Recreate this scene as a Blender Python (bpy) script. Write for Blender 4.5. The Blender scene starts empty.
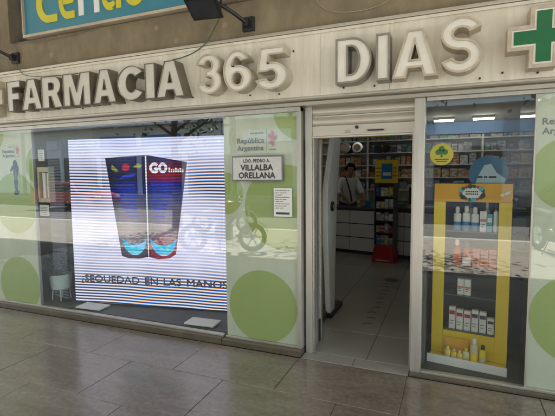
import bpy, math, random
from mathutils import Vector, Matrix
from mathutils.geometry import tessellate_polygon
random.seed(7)
R = math.radians
sc = bpy.context.scene
COL = sc.collection

# ------------------------------------------------------------------ camera, world, sun, exposure
CAM_R = Vector((0.92475352, 0.38044938, -0.00944475))
CAM_U = Vector((-0.02401719, 0.08311047, 0.99625088))
CAM_F = Vector((-0.37980799, 0.92105967, -0.08599403))
cd = bpy.data.cameras.new('camera')
cam = bpy.data.objects.new('camera', cd)
COL.objects.link(cam)
cam.matrix_world = Matrix(((CAM_R.x, CAM_U.x, -CAM_F.x, 0.0), (CAM_R.y, CAM_U.y, -CAM_F.y, -3.44),
                           (CAM_R.z, CAM_U.z, -CAM_F.z, 1.65), (0, 0, 0, 1)))
cd.sensor_width = 36.0
cd.lens = 36.0 * 420.5 / 555.0
cd.clip_start = 0.05
cd.clip_end = 500
sc.camera = cam

SUN_EL, SUN_AZ = 58.0, 200.0          # azimuth measured from +y, clockwise
world = bpy.data.worlds.new('World')
sc.world = world
world.use_nodes = True
wn = world.node_tree
sky = wn.nodes.new('ShaderNodeTexSky')
sky.sky_type = 'NISHITA'
sky.sun_disc = False
sky.sun_elevation = R(SUN_EL)
sky.sun_rotation = R(SUN_AZ)
bg = wn.nodes['Background']
bg.inputs['Strength'].default_value = 0.12
wn.links.new(sky.outputs[0], bg.inputs['Color'])
sd = bpy.data.lights.new('sun', 'SUN')
sd.energy = 4.0
sd.angle = R(0.5)
sd.color = (1.0, 0.95, 0.86)
sun = bpy.data.objects.new('sun', sd)
COL.objects.link(sun)
_s = Vector((math.sin(R(SUN_AZ)) * math.cos(R(SUN_EL)), math.cos(R(SUN_AZ)) * math.cos(R(SUN_EL)), math.sin(R(SUN_EL))))
sun.rotation_euler = _s.to_track_quat('Z', 'Y').to_euler()
sun.location = (0, -10, 12)

EXPOSURE = 3.38
sc.view_settings.view_transform = 'Standard'
sc.view_settings.look = 'None'
sc.view_settings.gamma = 1.0
sc.view_settings.exposure = EXPOSURE
sc.render.engine = 'CYCLES'
sc.cycles.use_denoising = True
sc.cycles.max_bounces = 10
sc.cycles.diffuse_bounces = 5
sc.cycles.glossy_bounces = 5
sc.cycles.transparent_max_bounces = 16
sc.cycles.sample_clamp_indirect = 6.0

# ------------------------------------------------------------------ materials
MATS = {}


def nd(nt, t, **kw):
    n = nt.nodes.new(t)
    for k, v in kw.items():
        setattr(n, k, v)
    return n


def M(name, col, rough=0.5, metal=0.0, var=0.12, scale=6.0, bump=0.0, bscale=40.0, coat=0.0, spec=0.5,
      rvar=0.0, stretch=(1, 1, 1), rnd=0.0, dirt=None, dirt_scale=2.0, dirt_amt=0.5, world_space=True):
    """Principled material: base colour broken up by noise, optional per-object tint, dirt and bump."""
    if name in MATS:
        return MATS[name]
    m = bpy.data.materials.new(name)
    m.use_nodes = True
    nt = m.node_tree
    L = nt.links.new
    b = nt.nodes['Principled BSDF']
    b.inputs['Roughness'].default_value = rough
    b.inputs['Metallic'].default_value = metal
    b.inputs['Specular IOR Level'].default_value = spec
    b.inputs['Coat Weight'].default_value = coat
    b.inputs['Coat Roughness'].default_value = 0.03
    if world_space:
        src = nd(nt, 'ShaderNodeNewGeometry').outputs['Position']
    else:
        src = nd(nt, 'ShaderNodeTexCoord').outputs['Object']
    mp = nd(nt, 'ShaderNodeMapping')
    mp.inputs['Scale'].default_value = stretch
    L(src, mp.inputs[0])
    n = nd(nt, 'ShaderNodeTexNoise')
    n.inputs['Scale'].default_value = scale
    n.inputs['Detail'].default_value = 6
    n.inputs['Roughness'].default_value = 0.62
    L(mp.outputs[0], n.inputs['Vector'])
    hsv = nd(nt, 'ShaderNodeHueSaturation')
    hsv.inputs['Color'].default_value = (*col, 1)
    mr = nd(nt, 'ShaderNodeMapRange')
    mr.inputs[1].default_value = 0.25
    mr.inputs[2].default_value = 0.75
    mr.inputs[3].default_value = 1 - var
    mr.inputs[4].default_value = 1 + var
    L(n.outputs[0], mr.inputs[0])
    val = mr.outputs[0]
    if rnd:
        oi = nd(nt, 'ShaderNodeObjectInfo')
        r2 = nd(nt, 'ShaderNodeMapRange')
        r2.inputs[3].default_value = 1 - rnd
        r2.inputs[4].default_value = 1 + rnd
        L(oi.outputs['Random'], r2.inputs[0])
        mu = nd(nt, 'ShaderNodeMath', operation='MULTIPLY')
        L(val, mu.inputs[0])
        L(r2.outputs[0], mu.inputs[1])
        val = mu.outputs[0]
    L(val, hsv.inputs['Value'])
    out = hsv.outputs[0]
    if dirt:
        n2 = nd(nt, 'ShaderNodeTexNoise')
        n2.inputs['Scale'].default_value = dirt_scale
        n2.inputs['Detail'].default_value = 8
        n2.inputs['Roughness'].default_value = 0.7
        L(mp.outputs[0], n2.inputs['Vector'])
        r3 = nd(nt, 'ShaderNodeMapRange')
        r3.inputs[1].default_value = 0.36
        r3.inputs[2].default_value = 0.82
        r3.inputs[3].default_value = 0
        r3.inputs[4].default_value = dirt_amt
        L(n2.outputs[0], r3.inputs[0])
        mx = nd(nt, 'ShaderNodeMix', data_type='RGBA')
        L(r3.outputs[0], mx.inputs['Factor'])
        L(out, mx.inputs['A'])
        mx.inputs['B'].default_value = (*dirt, 1)
        out = mx.outputs['Result']
    L(out, b.inputs['Base Color'])
    if rvar:
        r4 = nd(nt, 'ShaderNodeMapRange')
        r4.inputs[1].default_value = 0.3
        r4.inputs[2].default_value = 0.7
        r4.inputs[3].default_value = max(0.02, rough - rvar)
        r4.inputs[4].default_value = rough + rvar
        L(n.outputs[0], r4.inputs[0])
        L(r4.outputs[0], b.inputs['Roughness'])
    if bump:
        n3 = nd(nt, 'ShaderNodeTexNoise')
        n3.inputs['Scale'].default_value = bscale
        n3.inputs['Detail'].default_value = 5
        L(mp.outputs[0], n3.inputs['Vector'])
        bp = nd(nt, 'ShaderNodeBump')
        bp.inputs['Strength'].default_value = bump
        bp.inputs['Distance'].default_value = 0.01
        L(n3.outputs[0], bp.inputs['Height'])
        L(bp.outputs[0], b.inputs['Normal'])
    MATS[name] = m
    return m


def glass(name, tint=(0.955, 0.975, 0.965), ior=1.55, wob=0.0):
    m = bpy.data.materials.new(name)
    m.use_nodes = True
    nt = m.node_tree
    L = nt.links.new
    nt.nodes.remove(nt.nodes['Principled BSDF'])
    lw_ = nd(nt, 'ShaderNodeLayerWeight')       # Schlick reflectance, the same from both sides of the pane
    pw = nd(nt, 'ShaderNodeMath', operation='POWER')
    L(lw_.outputs['Facing'], pw.inputs[0])
    pw.inputs[1].default_value = 5.0
    r0 = ((ior - 1) / (ior + 1)) ** 2
    fr = nd(nt, 'ShaderNodeMath', operation='MULTIPLY_ADD')
    L(pw.outputs[0], fr.inputs[0])
    fr.inputs[1].default_value = 1 - r0
    fr.inputs[2].default_value = r0
    tr = nd(nt, 'ShaderNodeBsdfTransparent')
    tr.inputs[0].default_value = (*tint, 1)
    gl = nd(nt, 'ShaderNodeBsdfGlossy')
    gl.inputs['Roughness'].default_value = 0.012
    gl.inputs['Color'].default_value = (1, 1, 1, 1)
    if wob:
        g = nd(nt, 'ShaderNodeNewGeometry')
        n = nd(nt, 'ShaderNodeTexNoise')
        n.inputs['Scale'].default_value = 0.9
        n.inputs['Detail'].default_value = 1
        L(g.outputs['Position'], n.inputs['Vector'])
        bp = nd(nt, 'ShaderNodeBump')
        bp.inputs['Strength'].default_value = 1.0
        bp.inputs['Distance'].default_value = wob
        L(n.outputs[0], bp.inputs['Height'])
        L(bp.outputs[0], gl.inputs['Normal'])
    mx = nd(nt, 'ShaderNodeMixShader')
    L(fr.outputs[0], mx.inputs[0])
    L(tr.outputs[0], mx.inputs[1])
    L(gl.outputs[0], mx.inputs[2])
    L(mx.outputs[0], nt.nodes['Material Output'].inputs['Surface'])
    MATS[name] = m
    return m


def concrete_mat():
    m = M('concrete', (0.245, 0.198, 0.125), rough=0.9, var=0.36, scale=4.5, bump=0.6, bscale=22, dirt=(0.15, 0.125, 0.08), dirt_scale=3.0,
          dirt_amt=0.55, stretch=(1, 1, 0.6))
    nt = m.node_tree
    L = nt.links.new
    b = nt.nodes['Principled BSDF']
    base = b.inputs['Base Color'].links[0].from_socket
    g = nd(nt, 'ShaderNodeNewGeometry')
    v = nd(nt, 'ShaderNodeTexVoronoi', voronoi_dimensions='2D')
    v.inputs['Scale'].default_value = 1.9
    sp_ = nd(nt, 'ShaderNodeSeparateXYZ')
    cb_ = nd(nt, 'ShaderNodeCombineXYZ')
    L(g.outputs['Position'], sp_.inputs[0])
    L(sp_.outputs[0], cb_.inputs[0])
    L(sp_.outputs[2], cb_.inputs[1])
    L(cb_.outputs[0], v.inputs['Vector'])
    mr = nd(nt, 'ShaderNodeMapRange')
    mr.inputs[1].default_value = 0.055
    mr.inputs[2].default_value = 0.04
    mr.inputs[3].default_value = 0
    mr.inputs[4].default_value = 0.45
    L(v.outputs['Distance'], mr.inputs[0])
    mx = nd(nt, 'ShaderNodeMix', data_type='RGBA')
    L(mr.outputs[0], mx.inputs['Factor'])
    L(base, mx.inputs['A'])
    mx.inputs['B'].default_value = (0.42, 0.37, 0.28, 1)
    # darker runs of water staining
    mp = nd(nt, 'ShaderNodeMapping')
    mp.inputs['Scale'].default_value = (7, 7, 0.5)
    L(g.outputs['Position'], mp.inputs[0])
    n = nd(nt, 'ShaderNodeTexNoise')
    n.inputs['Scale'].default_value = 1.0
    n.inputs['Detail'].default_value = 4
    L(mp.outputs[0], n.inputs['Vector'])
    m2 = nd(nt, 'ShaderNodeMapRange')
    m2.inputs[1].default_value = 0.5
    m2.inputs[2].default_value = 0.72
    m2.inputs[3].default_value = 0
    m2.inputs[4].default_value = 0.4
    L(n.outputs[0], m2.inputs[0])
    mx2 = nd(nt, 'ShaderNodeMix', data_type='RGBA')
    L(m2.outputs[0], mx2.inputs['Factor'])
    L(mx.outputs['Result'], mx2.inputs['A'])
    mx2.inputs['B'].default_value = (0.16, 0.13, 0.085, 1)
    L(mx2.outputs['Result'], b.inputs['Base Color'])
    return m


def screen_mat(name, stops, strength, use_stripes=True, blotch=0.0, centre=None):
    """LED wall: emission with scan-line banding; stops = [(z, colour)] along the height."""
    m = bpy.data.materials.new(name)
    m.use_nodes = True
    nt = m.node_tree
    L = nt.links.new
    nt.nodes.remove(nt.nodes['Principled BSDF'])
    tc = nd(nt, 'ShaderNodeTexCoord')
    sx = nd(nt, 'ShaderNodeSeparateXYZ')
    L(tc.outputs['Object'], sx.inputs[0])
    U, Z = sx.outputs[0], sx.outputs[2]

    def math_(op, a, b=None, c=None):
        n = nd(nt, 'ShaderNodeMath', operation=op)
        for i, q in enumerate((a, b, c)):
            if q is None:
                continue
            if isinstance(q, (int, float)):
                n.inputs[i].default_value = q
            else:
                L(q, n.inputs[i])
        return n.outputs[0]

    rp = nd(nt, 'ShaderNodeValToRGB')
    cr = rp.color_ramp
    zmax = 2.1
    while len(cr.elements) < len(stops):
        cr.elements.new(0.5)
    for e, (z, c) in zip(cr.elements, stops):
        e.position = z / zmax
    for e, (z, c) in zip(cr.elements, stops):
        e.color = (*c, 1)
    L(math_('DIVIDE', Z, zmax), rp.inputs[0])
    col = rp.outputs[0]
    if blotch:                           # mottled detail of the filmed product
        nb = nd(nt, 'ShaderNodeTexNoise')
        nb.inputs['Scale'].default_value = 22
        nb.inputs['Detail'].default_value = 4
        mpb = nd(nt, 'ShaderNodeMapping')
        mpb.inputs['Scale'].default_value = (0.5, 1, 1.4)
        L(tc.outputs['Object'], mpb.inputs[0])
        L(mpb.outputs[0], nb.inputs['Vector'])
        mxb = nd(nt, 'ShaderNodeMix', data_type='RGBA', blend_type='OVERLAY')
        mxb.inputs['Factor'].default_value = blotch
        L(col, mxb.inputs['A'])
        L(nb.outputs['Color'], mxb.inputs['B'])
        col = mxb.outputs['Result']
    if centre:                           # highlight down the middle of the tube
        d = math_('ABSOLUTE', math_('SUBTRACT', U, centre))
        g_ = math_('SUBTRACT', 1.35, math_('MULTIPLY', d, 3.2))
        mxc = nd(nt, 'ShaderNodeMix', data_type='RGBA', blend_type='MULTIPLY')
        mxc.inputs['Factor'].default_value = 1
        L(col, mxc.inputs['A'])
        L(g_, mxc.inputs['B'])
        col = mxc.outputs['Result']
    if use_stripes:
        n = nd(nt, 'ShaderNodeTexNoise')
        n.inputs['Scale'].default_value = 0.8
        n.inputs['Detail'].default_value = 1
        L(tc.outputs['Object'], n.inputs['Vector'])
        n2 = nd(nt, 'ShaderNodeTexNoise')
        n2.inputs['Scale'].default_value = 1.7
        n2.inputs['Detail'].default_value = 2
        L(tc.outputs['Object'], n2.inputs['Vector'])
        warp = math_('MULTIPLY', n.outputs[0], 2.2)
        ph = math_('ADD', math_('MULTIPLY', Z, 29.0), warp)
        # contrast: strong in the lower quarter and in a middle band, weak elsewhere
        low = nd(nt, 'ShaderNodeMapRange')
        low.inputs[1].default_value = 0.62
        low.inputs[2].default_value = 0.12
        low.inputs[3].default_value = 0.0
        low.inputs[4].default_value = 0.95
        L(Z, low.inputs[0])
        band = math_('SUBTRACT', 1.0, math_('MINIMUM', math_('MULTIPLY', math_('ABSOLUTE', math_('SUBTRACT', Z, 1.52)), 2.9), 1.0))
        side = nd(nt, 'ShaderNodeMapRange')
        side.inputs[1].default_value = 0.25
        side.inputs[2].default_value = 0.75
        side.inputs[3].default_value = 0.0
        side.inputs[4].default_value = 1.0
        L(math_('ABSOLUTE', math_('SUBTRACT', U, 1.05)), side.inputs[0])
        con = math_('ADD', math_('ADD', low.outputs[0], math_('MULTIPLY', math_('MULTIPLY', band, side.outputs[0]), 0.75)),
                    math_('MULTIPLY', n2.outputs[0], 0.85))
        con = math_('MINIMUM', con, 0.96)
        chans = []
        hue = math_('MULTIPLY', math_('SUBTRACT', n2.outputs[0], 0.42), 0.6)
        for k in range(3):
            off = math_('MULTIPLY', hue, (k - 1) * 0.55)
            p = math_('ADD', ph, math_('ADD', off, math_('MULTIPLY', U, (k - 1) * 0.02)))
            s = math_('SINE', math_('MULTIPLY', p, 6.28318))
            s = math_('ADD', math_('MULTIPLY', s, 0.9), 0.38)          # bright part longer than the dark part
            s = math_('MINIMUM', math_('MAXIMUM', s, 0.0), 1.0)
            v = math_('SUBTRACT', 1.0, math_('MULTIPLY', math_('SUBTRACT', 1.0, s), con))
            chans.append(v)
        cb = nd(nt, 'ShaderNodeCombineColor')
        for k in range(3):
            L(chans[k], cb.inputs[k])
        mx = nd(nt, 'ShaderNodeMix', data_type='RGBA', blend_type='MULTIPLY')
        mx.inputs['Factor'].default_value = 1
        L(col, mx.inputs['A'])
        L(cb.outputs[0], mx.inputs['B'])
        col = mx.outputs['Result']
    em = nd(nt, 'ShaderNodeEmission')
    em.inputs['Strength'].default_value = strength
    L(col, em.inputs['Color'])
    L(em.outputs[0], nt.nodes['Material Output'].inputs['Surface'])
    MATS[name] = m
    return m


def printed(m, amount=0.6, scale=22.0):
    """blocks of print on a carton: cells of lighter and darker ink in the object's own space"""
    nt = m.node_tree
    L = nt.links.new
    b = nt.nodes['Principled BSDF']
    src = b.inputs['Base Color'].links[0].from_socket
    tc = nd(nt, 'ShaderNodeTexCoord')
    oi = nd(nt, 'ShaderNodeObjectInfo')
    ad = nd(nt, 'ShaderNodeVectorMath', operation='ADD')
    L(tc.outputs['Object'], ad.inputs[0])
    L(oi.outputs['Random'], ad.inputs[1])
    mp = nd(nt, 'ShaderNodeMapping')
    mp.inputs['Scale'].default_value = (0.55, 0.2, 1.3)
    L(ad.outputs[0], mp.inputs[0])
    v = nd(nt, 'ShaderNodeTexVoronoi', distance='CHEBYCHEV')
    v.inputs['Scale'].default_value = scale
    L(mp.outputs[0], v.inputs['Vector'])
    cr = nd(nt, 'ShaderNodeValToRGB')
    cr.color_ramp.interpolation = 'CONSTANT'
    for e, (p, c) in zip(list(cr.color_ramp.elements) + [cr.color_ramp.elements.new(0.3), cr.color_ramp.elements.new(0.7)],
                         ((0.0, (0.04, 0.05, 0.12)), (0.85, (0.75, 0.74, 0.7)), (0.3, (0.7, 0.68, 0.62)), (0.7, (0.3, 0.06, 0.05)))):
        e.position = p
        e.color = (*c, 1)
    sp = nd(nt, 'ShaderNodeSeparateColor')
    L(v.outputs['Color'], sp.inputs[0])
    L(sp.outputs[0], cr.inputs[0])
    gt = nd(nt, 'ShaderNodeMath', operation='GREATER_THAN')
    L(sp.outputs[1], gt.inputs[0])
    gt.inputs[1].default_value = 0.5
    mu = nd(nt, 'ShaderNodeMath', operation='MULTIPLY')
    L(gt.outputs[0], mu.inputs[0])
    mu.inputs[1].default_value = amount
    mx = nd(nt, 'ShaderNodeMix', data_type='RGBA')
    L(mu.outputs[0], mx.inputs['Factor'])
    L(src, mx.inputs['A'])
    L(cr.outputs[0], mx.inputs['B'])
    L(mx.outputs['Result'], b.inputs['Base Color'])
    return m


# ------------------------------------------------------------------ mesh helpers
class MB:
    def __init__(s):
        s.v, s.f = [], []

    def add(s, vs, fs):
        o = len(s.v)
        s.v += [tuple(v) for v in vs]
        s.f += [tuple(i + o for i in f) for f in fs]
        return s

    def box(s, x0, x1, y0, y1, z0, z1):
        vs = [(x, y, z) for z in (z0, z1) for y in (y0, y1) for x in (x0, x1)]
        return s.add(vs, [(0, 2, 3, 1), (4, 5, 7, 6), (0, 1, 5, 4), (2, 6, 7, 3), (0, 4, 6, 2), (1, 3, 7, 5)])

    def prism(s, loops, y0, y1, back=True):
        """loops in (x, z): first outer, then holes; front face at y0 looking to -y."""
        ls = [[Vector((x, z, 0)) for x, z in lp] for lp in loops]
        tris = tessellate_polygon(ls)
        flat = [p for lp in loops for p in lp]
        n = len(flat)
        vs = [(x, y0, z) for x, z in flat] + [(x, y1, z) for x, z in flat]
        fs = []
        for t in tris:
            a, b, c = (flat[i] for i in t)
            cr = (b[0] - a[0]) * (c[1] - a[1]) - (b[1] - a[1]) * (c[0] - a[0])
            t = t if cr > 0 else (t[0], t[2], t[1])
            fs.append(tuple(t))
            if back:
                fs.append((t[0] + n, t[2] + n, t[1] + n))
        o = 0
        for k, lp in enumerate(loops):
            ar = sum(lp[i][0] * lp[(i + 1) % len(lp)][1] - lp[(i + 1) % len(lp)][0] * lp[i][1] for i in range(len(lp)))
            ccw = ar > 0
            for i in range(len(lp)):
                a, b = o + i, o + (i + 1) % len(lp)
                want = ccw if k == 0 else (not ccw)
                if want:
                    fs.append((a, a + n, b + n, b) if k == 0 else (a, a + n, b + n, b))
                else:
                    fs.append((b, b + n, a + n, a))
            o += len(lp)
        return s.add(vs, fs)

    def tube(s, pts, r, seg=8, cap=True):
        pts = [Vector(p) for p in pts]
        rs = r if isinstance(r, (list, tuple)) else [r] * len(pts)
        vs, fs = [], []
        up = None
        for i, p in enumerate(pts):
            d = (pts[min(i + 1, len(pts) - 1)] - pts[max(i - 1, 0)]).normalized()
            if up is None:
                up = Vector((0, 0, 1)) if abs(d.z) < 0.9 else Vector((1, 0, 0))
            a = d.cross(up).normalized()
            b = a.cross(d).normalized()
            up = b
            for k in range(seg):
                t = 2 * math.pi * k / seg
                vs.append(p + (a * math.cos(t) + b * math.sin(t)) * rs[i])
        for i in range(len(pts) - 1):
            for k in range(seg):
                q = (k + 1) % seg
                fs.append((i * seg + k, i * seg + q, (i + 1) * seg + q, (i + 1) * seg + k))
        if cap:
            fs.append(tuple(reversed(range(seg))))
            fs.append(tuple((len(pts) - 1) * seg + k for k in range(seg)))
        return s.add(vs, fs)

    def lathe(s, prof, c=(0, 0, 0), seg=16, axis='z', sq=None):
        """prof [(r, h)] round the axis; sq=(a,b) squeezes the section."""
        vs, fs = [], []
        a_, b_ = sq or (1, 1)
        for r, h in prof:
            for k in range(seg):
                t = 2 * math.pi * k / seg
                x, y = r * math.cos(t) * a_, r * math.sin(t) * b_
                if axis == 'z':
                    p = (c[0] + x, c[1] + y, c[2] + h)
                elif axis == 'y':
                    p = (c[0] + x, c[1] + h, c[2] - y)
                else:
                    p = (c[0] + h, c[1] + x, c[2] + y)
                vs.append(p)
        for i in range(len(prof) - 1):
            for k in range(seg):
                q = (k + 1) % seg
                fs.append((i * seg + k, i * seg + q, (i + 1) * seg + q, (i + 1) * seg + k))
        fs.append(tuple(reversed(range(seg))))
        fs.append(tuple((len(prof) - 1) * seg + k for k in range(seg)))
        return s.add(vs, fs)

    def mesh(s, name, mat, smooth=False):
        me = bpy.data.meshes.new(name)
        me.from_pydata(s.v, [], s.f)
        me.update()
        if mat:
            me.materials.append(mat)
        if smooth:
            me.polygons.foreach_set('use_smooth', [True] * len(me.polygons))
        return me

    def build(s, name, mat, parent=None, bevel=0.0, smooth=False):
        o = bpy.data.objects.new(name, s.mesh(name, mat, smooth))
        COL.objects.link(o)
        o.parent = parent
        if bevel:
            bm = o.modifiers.new('bevel', 'BEVEL')
            bm.width = bevel
            bm.segments = 2
            bm.limit_method = 'ANGLE'
        if smooth:
            wn_ = o.modifiers.new('edge', 'EDGE_SPLIT')
            wn_.split_angle = R(40)
        return o


def box(name, mat, parent, x0, x1, y0, y1, z0, z1, bevel=0.0):
    return MB().box(x0, x1, y0, y1, z0, z1).build(name, mat, parent, bevel)


def tag(o, label=None, cat=None, group=None, kind=None):
    if label:
        o['label'] = label
    if cat:
        o['category'] = cat
    if group:
        o['group'] = group
    if kind:
        o['kind'] = kind
    return o


def empty(name, loc=(0, 0, 0), rz=0.0, **kw):
    o = bpy.data.objects.new(name, None)
    COL.objects.link(o)
    o.location = loc
    o.rotation_euler = (0, 0, rz)
    o.empty_display_size = 0.1
    return tag(o, **kw)


def copy_tree(o, parent=None):
    c = o.copy()
    COL.objects.link(c)
    c.parent = parent
    for ch in o.children:
        copy_tree(ch, c)
    return c


def circle(cx, cz, r, n=64):
    return [(cx + r * math.cos(2 * math.pi * k / n), cz + r * math.sin(2 * math.pi * k / n)) for k in range(n)]


def clip(poly, x0, x1, z0, z1):
    def cut(p, f, inter):
        out = []
        for i in range(len(p)):
            a, b = p[i - 1], p[i]
            if f(b):
                if not f(a):
                    out.append(inter(a, b))
                out.append(b)
            elif f(a):
                out.append(inter(a, b))
        return out
    ix = lambda x: (lambda a, b: (x, a[1] + (b[1] - a[1]) * (x - a[0]) / (b[0] - a[0])))
    iz = lambda z: (lambda a, b: (a[0] + (b[0] - a[0]) * (z - a[1]) / (b[1] - a[1]), z))
    for f, g in ((lambda p: p[0] >= x0, ix(x0)), (lambda p: p[0] <= x1, ix(x1)), (lambda p: p[1] >= z0, iz(z0)), (lambda p: p[1] <= z1, iz(z1))):
        poly = cut(poly, f, g)
        if not poly:
            break
    return poly


def text_mesh(body, height, x, z, y, mat, name='lettering', parent=None, width=None, align='L', bold=0.0, depth=0.0015):
    """A line of print lying in the xz plane, facing -y; (x, z) is its lower left corner or lower middle."""
    cu = bpy.data.curves.new('print', 'FONT')
    cu.body = body
    cu.size = 1.0
    cu.resolution_u = 3
    to = bpy.data.objects.new('print', cu)
    COL.objects.link(to)
    dg = bpy.context.evaluated_depsgraph_get()
    me = bpy.data.meshes.new_from_object(to.evaluated_get(dg))
    bpy.data.objects.remove(to)
    bpy.data.curves.remove(cu)
    xs = [v.co.x for v in me.vertices]
    w = max(xs) - min(xs)
    x_min = min(xs)
    sz = height / 0.70
    sxx = width / w if width else sz
    ox = x - (w * sxx / 2 if align == 'C' else 0)
    mb = MB()
    base = [(ox + (v.co.x - x_min) * sxx, v.co.y * sz + z) for v in me.vertices]
    faces = [tuple(p.vertices) for p in me.polygons]
    bpy.data.meshes.remove(me)
    offs = [(0, 0)] if not bold else [(-bold, 0), (bold, 0), (0, bold), (0, -bold), (0, 0)]
    for k, (dx, dz) in enumerate(offs):
        mb.add([(px + dx, y - depth * 0.3 * k / 5, pz + dz) for px, pz in base], faces)
    return mb.build(name, mat, parent)


def text_width(body):
    cu = bpy.data.curves.new('print', 'FONT')
    cu.body = body
    to = bpy.data.objects.new('print', cu)
    COL.objects.link(to)
    bpy.context.view_layer.update()
    w = to.dimensions.x
    bpy.data.objects.remove(to)
    bpy.data.curves.remove(cu)
    return w


# ------------------------------------------------------------------ palette
concrete = concrete_mat()
m_board = M('sign_board_paint', (0.81, 0.765, 0.635), rough=0.5, var=0.08, scale=3, dirt=(0.40, 0.34, 0.24), dirt_scale=1.6, dirt_amt=0.55, stretch=(7, 7, 0.8), bump=0.03)
m_trim = M('aluminium_trim', (0.60, 0.56, 0.47), rough=0.38, metal=0.75, var=0.12, scale=8, stretch=(0.4, 3, 3), rvar=0.08, dirt=(0.2, 0.17, 0.12), dirt_amt=0.5)
m_frame = M('anodised_frame', (0.62, 0.59, 0.52), rough=0.42, metal=0.7, var=0.08, scale=6, stretch=(3, 3, 0.3), rvar=0.08, dirt=(0.25, 0.22, 0.17), dirt_amt=0.45)
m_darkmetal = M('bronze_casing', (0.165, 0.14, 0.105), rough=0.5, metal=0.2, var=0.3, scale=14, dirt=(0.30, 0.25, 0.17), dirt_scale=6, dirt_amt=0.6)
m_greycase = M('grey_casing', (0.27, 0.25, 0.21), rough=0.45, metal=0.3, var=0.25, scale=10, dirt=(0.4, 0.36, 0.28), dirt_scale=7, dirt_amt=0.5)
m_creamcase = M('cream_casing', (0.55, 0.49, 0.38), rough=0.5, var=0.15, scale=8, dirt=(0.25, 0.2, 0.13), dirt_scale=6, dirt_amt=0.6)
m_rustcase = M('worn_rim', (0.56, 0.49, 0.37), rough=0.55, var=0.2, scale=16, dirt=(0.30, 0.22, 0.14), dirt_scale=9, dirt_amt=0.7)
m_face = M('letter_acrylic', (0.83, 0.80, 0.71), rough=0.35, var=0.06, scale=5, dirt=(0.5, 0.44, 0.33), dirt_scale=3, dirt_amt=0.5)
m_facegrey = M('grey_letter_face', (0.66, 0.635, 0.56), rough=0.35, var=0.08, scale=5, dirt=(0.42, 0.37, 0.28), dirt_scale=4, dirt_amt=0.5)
m_green = M('cross_green', (0.012, 0.14, 0.05), rough=0.35, var=0.15, scale=5)
m_white = M('white_paint', (0.78, 0.77, 0.73), rough=0.45, var=0.05)
m_offwhite = M('off_white_plastic', (0.68, 0.66, 0.6), rough=0.4, var=0.06)
m_black = M('black_metal', (0.018, 0.018, 0.018), rough=0.4, var=0.3, scale=12)
m_rubber = M('black_rubber', (0.02, 0.02, 0.02), rough=0.8, var=0.2)
m_blue = M('sign_blue', (0.035, 0.22, 0.30), rough=0.4, var=0.1, scale=3, dirt=(0.08, 0.2, 0.23), dirt_amt=0.4)
m_yellow_print = M('print_yellow', (0.62, 0.56, 0.03), rough=0.45, var=0.1)
m_signframe = M('sign_frame', (0.55, 0.48, 0.36), rough=0.5, metal=0.2, var=0.15, dirt=(0.2, 0.16, 0.1))
m_film = M('pale_green_film', (0.66, 0.67, 0.53), rough=0.6, var=0.05, scale=3, dirt=(0.46, 0.47, 0.36), dirt_scale=2.5, dirt_amt=0.4, stretch=(3, 3, 0.8))
m_circle = M('green_film_disc', (0.40, 0.475, 0.15), rough=0.6, var=0.07, scale=3, dirt=(0.31, 0.37, 0.14), dirt_scale=3, dirt_amt=0.4, stretch=(3, 3, 0.8))
m_print = M('dark_print', (0.05, 0.05, 0.055), rough=0.6, var=0.1)
m_greyprint = M('grey_print', (0.16, 0.17, 0.15), rough=0.6, var=0.1)
m_pink = M('pink_print', (0.55, 0.22, 0.22), rough=0.6, var=0.15, scale=30)
m_plinth = M('brown_stone_plinth', (0.13, 0.10, 0.066), rough=0.35, var=0.25, scale=9, bump=0.05, dirt=(0.07, 0.06, 0.045), dirt_scale=5)
m_sidefloor = M('display_floor', (0.07, 0.068, 0.06), rough=0.55, var=0.15)
m_tile = M('pavement_tile', (0.186, 0.150, 0.118), rough=0.22, var=0.32, scale=1.9, rvar=0.06, rnd=0.08, stretch=(0.6, 2.2, 1), dirt=(0.28, 0.245, 0.20), dirt_scale=4.2, dirt_amt=0.7, spec=0.5, bump=0.010, bscale=70)
m_tile.node_tree.nodes['Principled BSDF'].inputs['IOR'].default_value = 1.9      # waxed, polished stone
_nt = m_tile.node_tree                     # fine scuffs and grit in the polish
_b = _nt.nodes['Principled BSDF']
_src = _b.inputs['Base Color'].links[0].from_socket
_n = nd(_nt, 'ShaderNodeTexNoise')
_n.inputs['Scale'].default_value = 26
_n.inputs['Detail'].default_value = 9
_n.inputs['Roughness'].default_value = 0.75
_g = nd(_nt, 'ShaderNodeNewGeometry')
_nt.links.new(_g.outputs['Position'], _n.inputs['Vector'])
_r = nd(_nt, 'ShaderNodeMapRange')
_r.inputs[1].default_value, _r.inputs[2].default_value, _r.inputs[3].default_value, _r.inputs[4].default_value = 0.3, 0.7, 0.68, 1.28
_nt.links.new(_n.outputs[0], _r.inputs[0])
_m = nd(_nt, 'ShaderNodeMix', data_type='RGBA', blend_type='MULTIPLY')
_m.inputs['Factor'].default_value = 1
_nt.links.new(_src, _m.inputs['A'])
_nt.links.new(_r.outputs[0], _m.inputs['B'])
_nt.links.new(_m.outputs['Result'], _b.inputs['Base Color'])
m_grout = M('grout', (0.055, 0.048, 0.04), rough=0.9, var=0.3, scale=20)
m_step = M('threshold_stone', (0.30, 0.28, 0.245), rough=0.35, var=0.12, scale=6, rvar=0.08, rnd=0.05)
m_shoptile = M('shop_floor_tile', (0.36, 0.35, 0.31), rough=0.25, var=0.10, scale=4, rnd=0.06, dirt=(0.22, 0.21, 0.18), dirt_scale=2)
m_wallin = M('shop_wall_paint', (0.78, 0.76, 0.70), rough=0.8, var=0.06)
m_darkwall = M('dark_partition', (0.045, 0.047, 0.048), rough=0.7, var=0.15)
m_yellow = M('yellow_card', (0.86, 0.62, 0.015), rough=0.42, var=0.05, scale=4)
m_amber = M('amber_card', (0.78, 0.40, 0.025), rough=0.42, var=0.06, scale=4)
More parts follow.
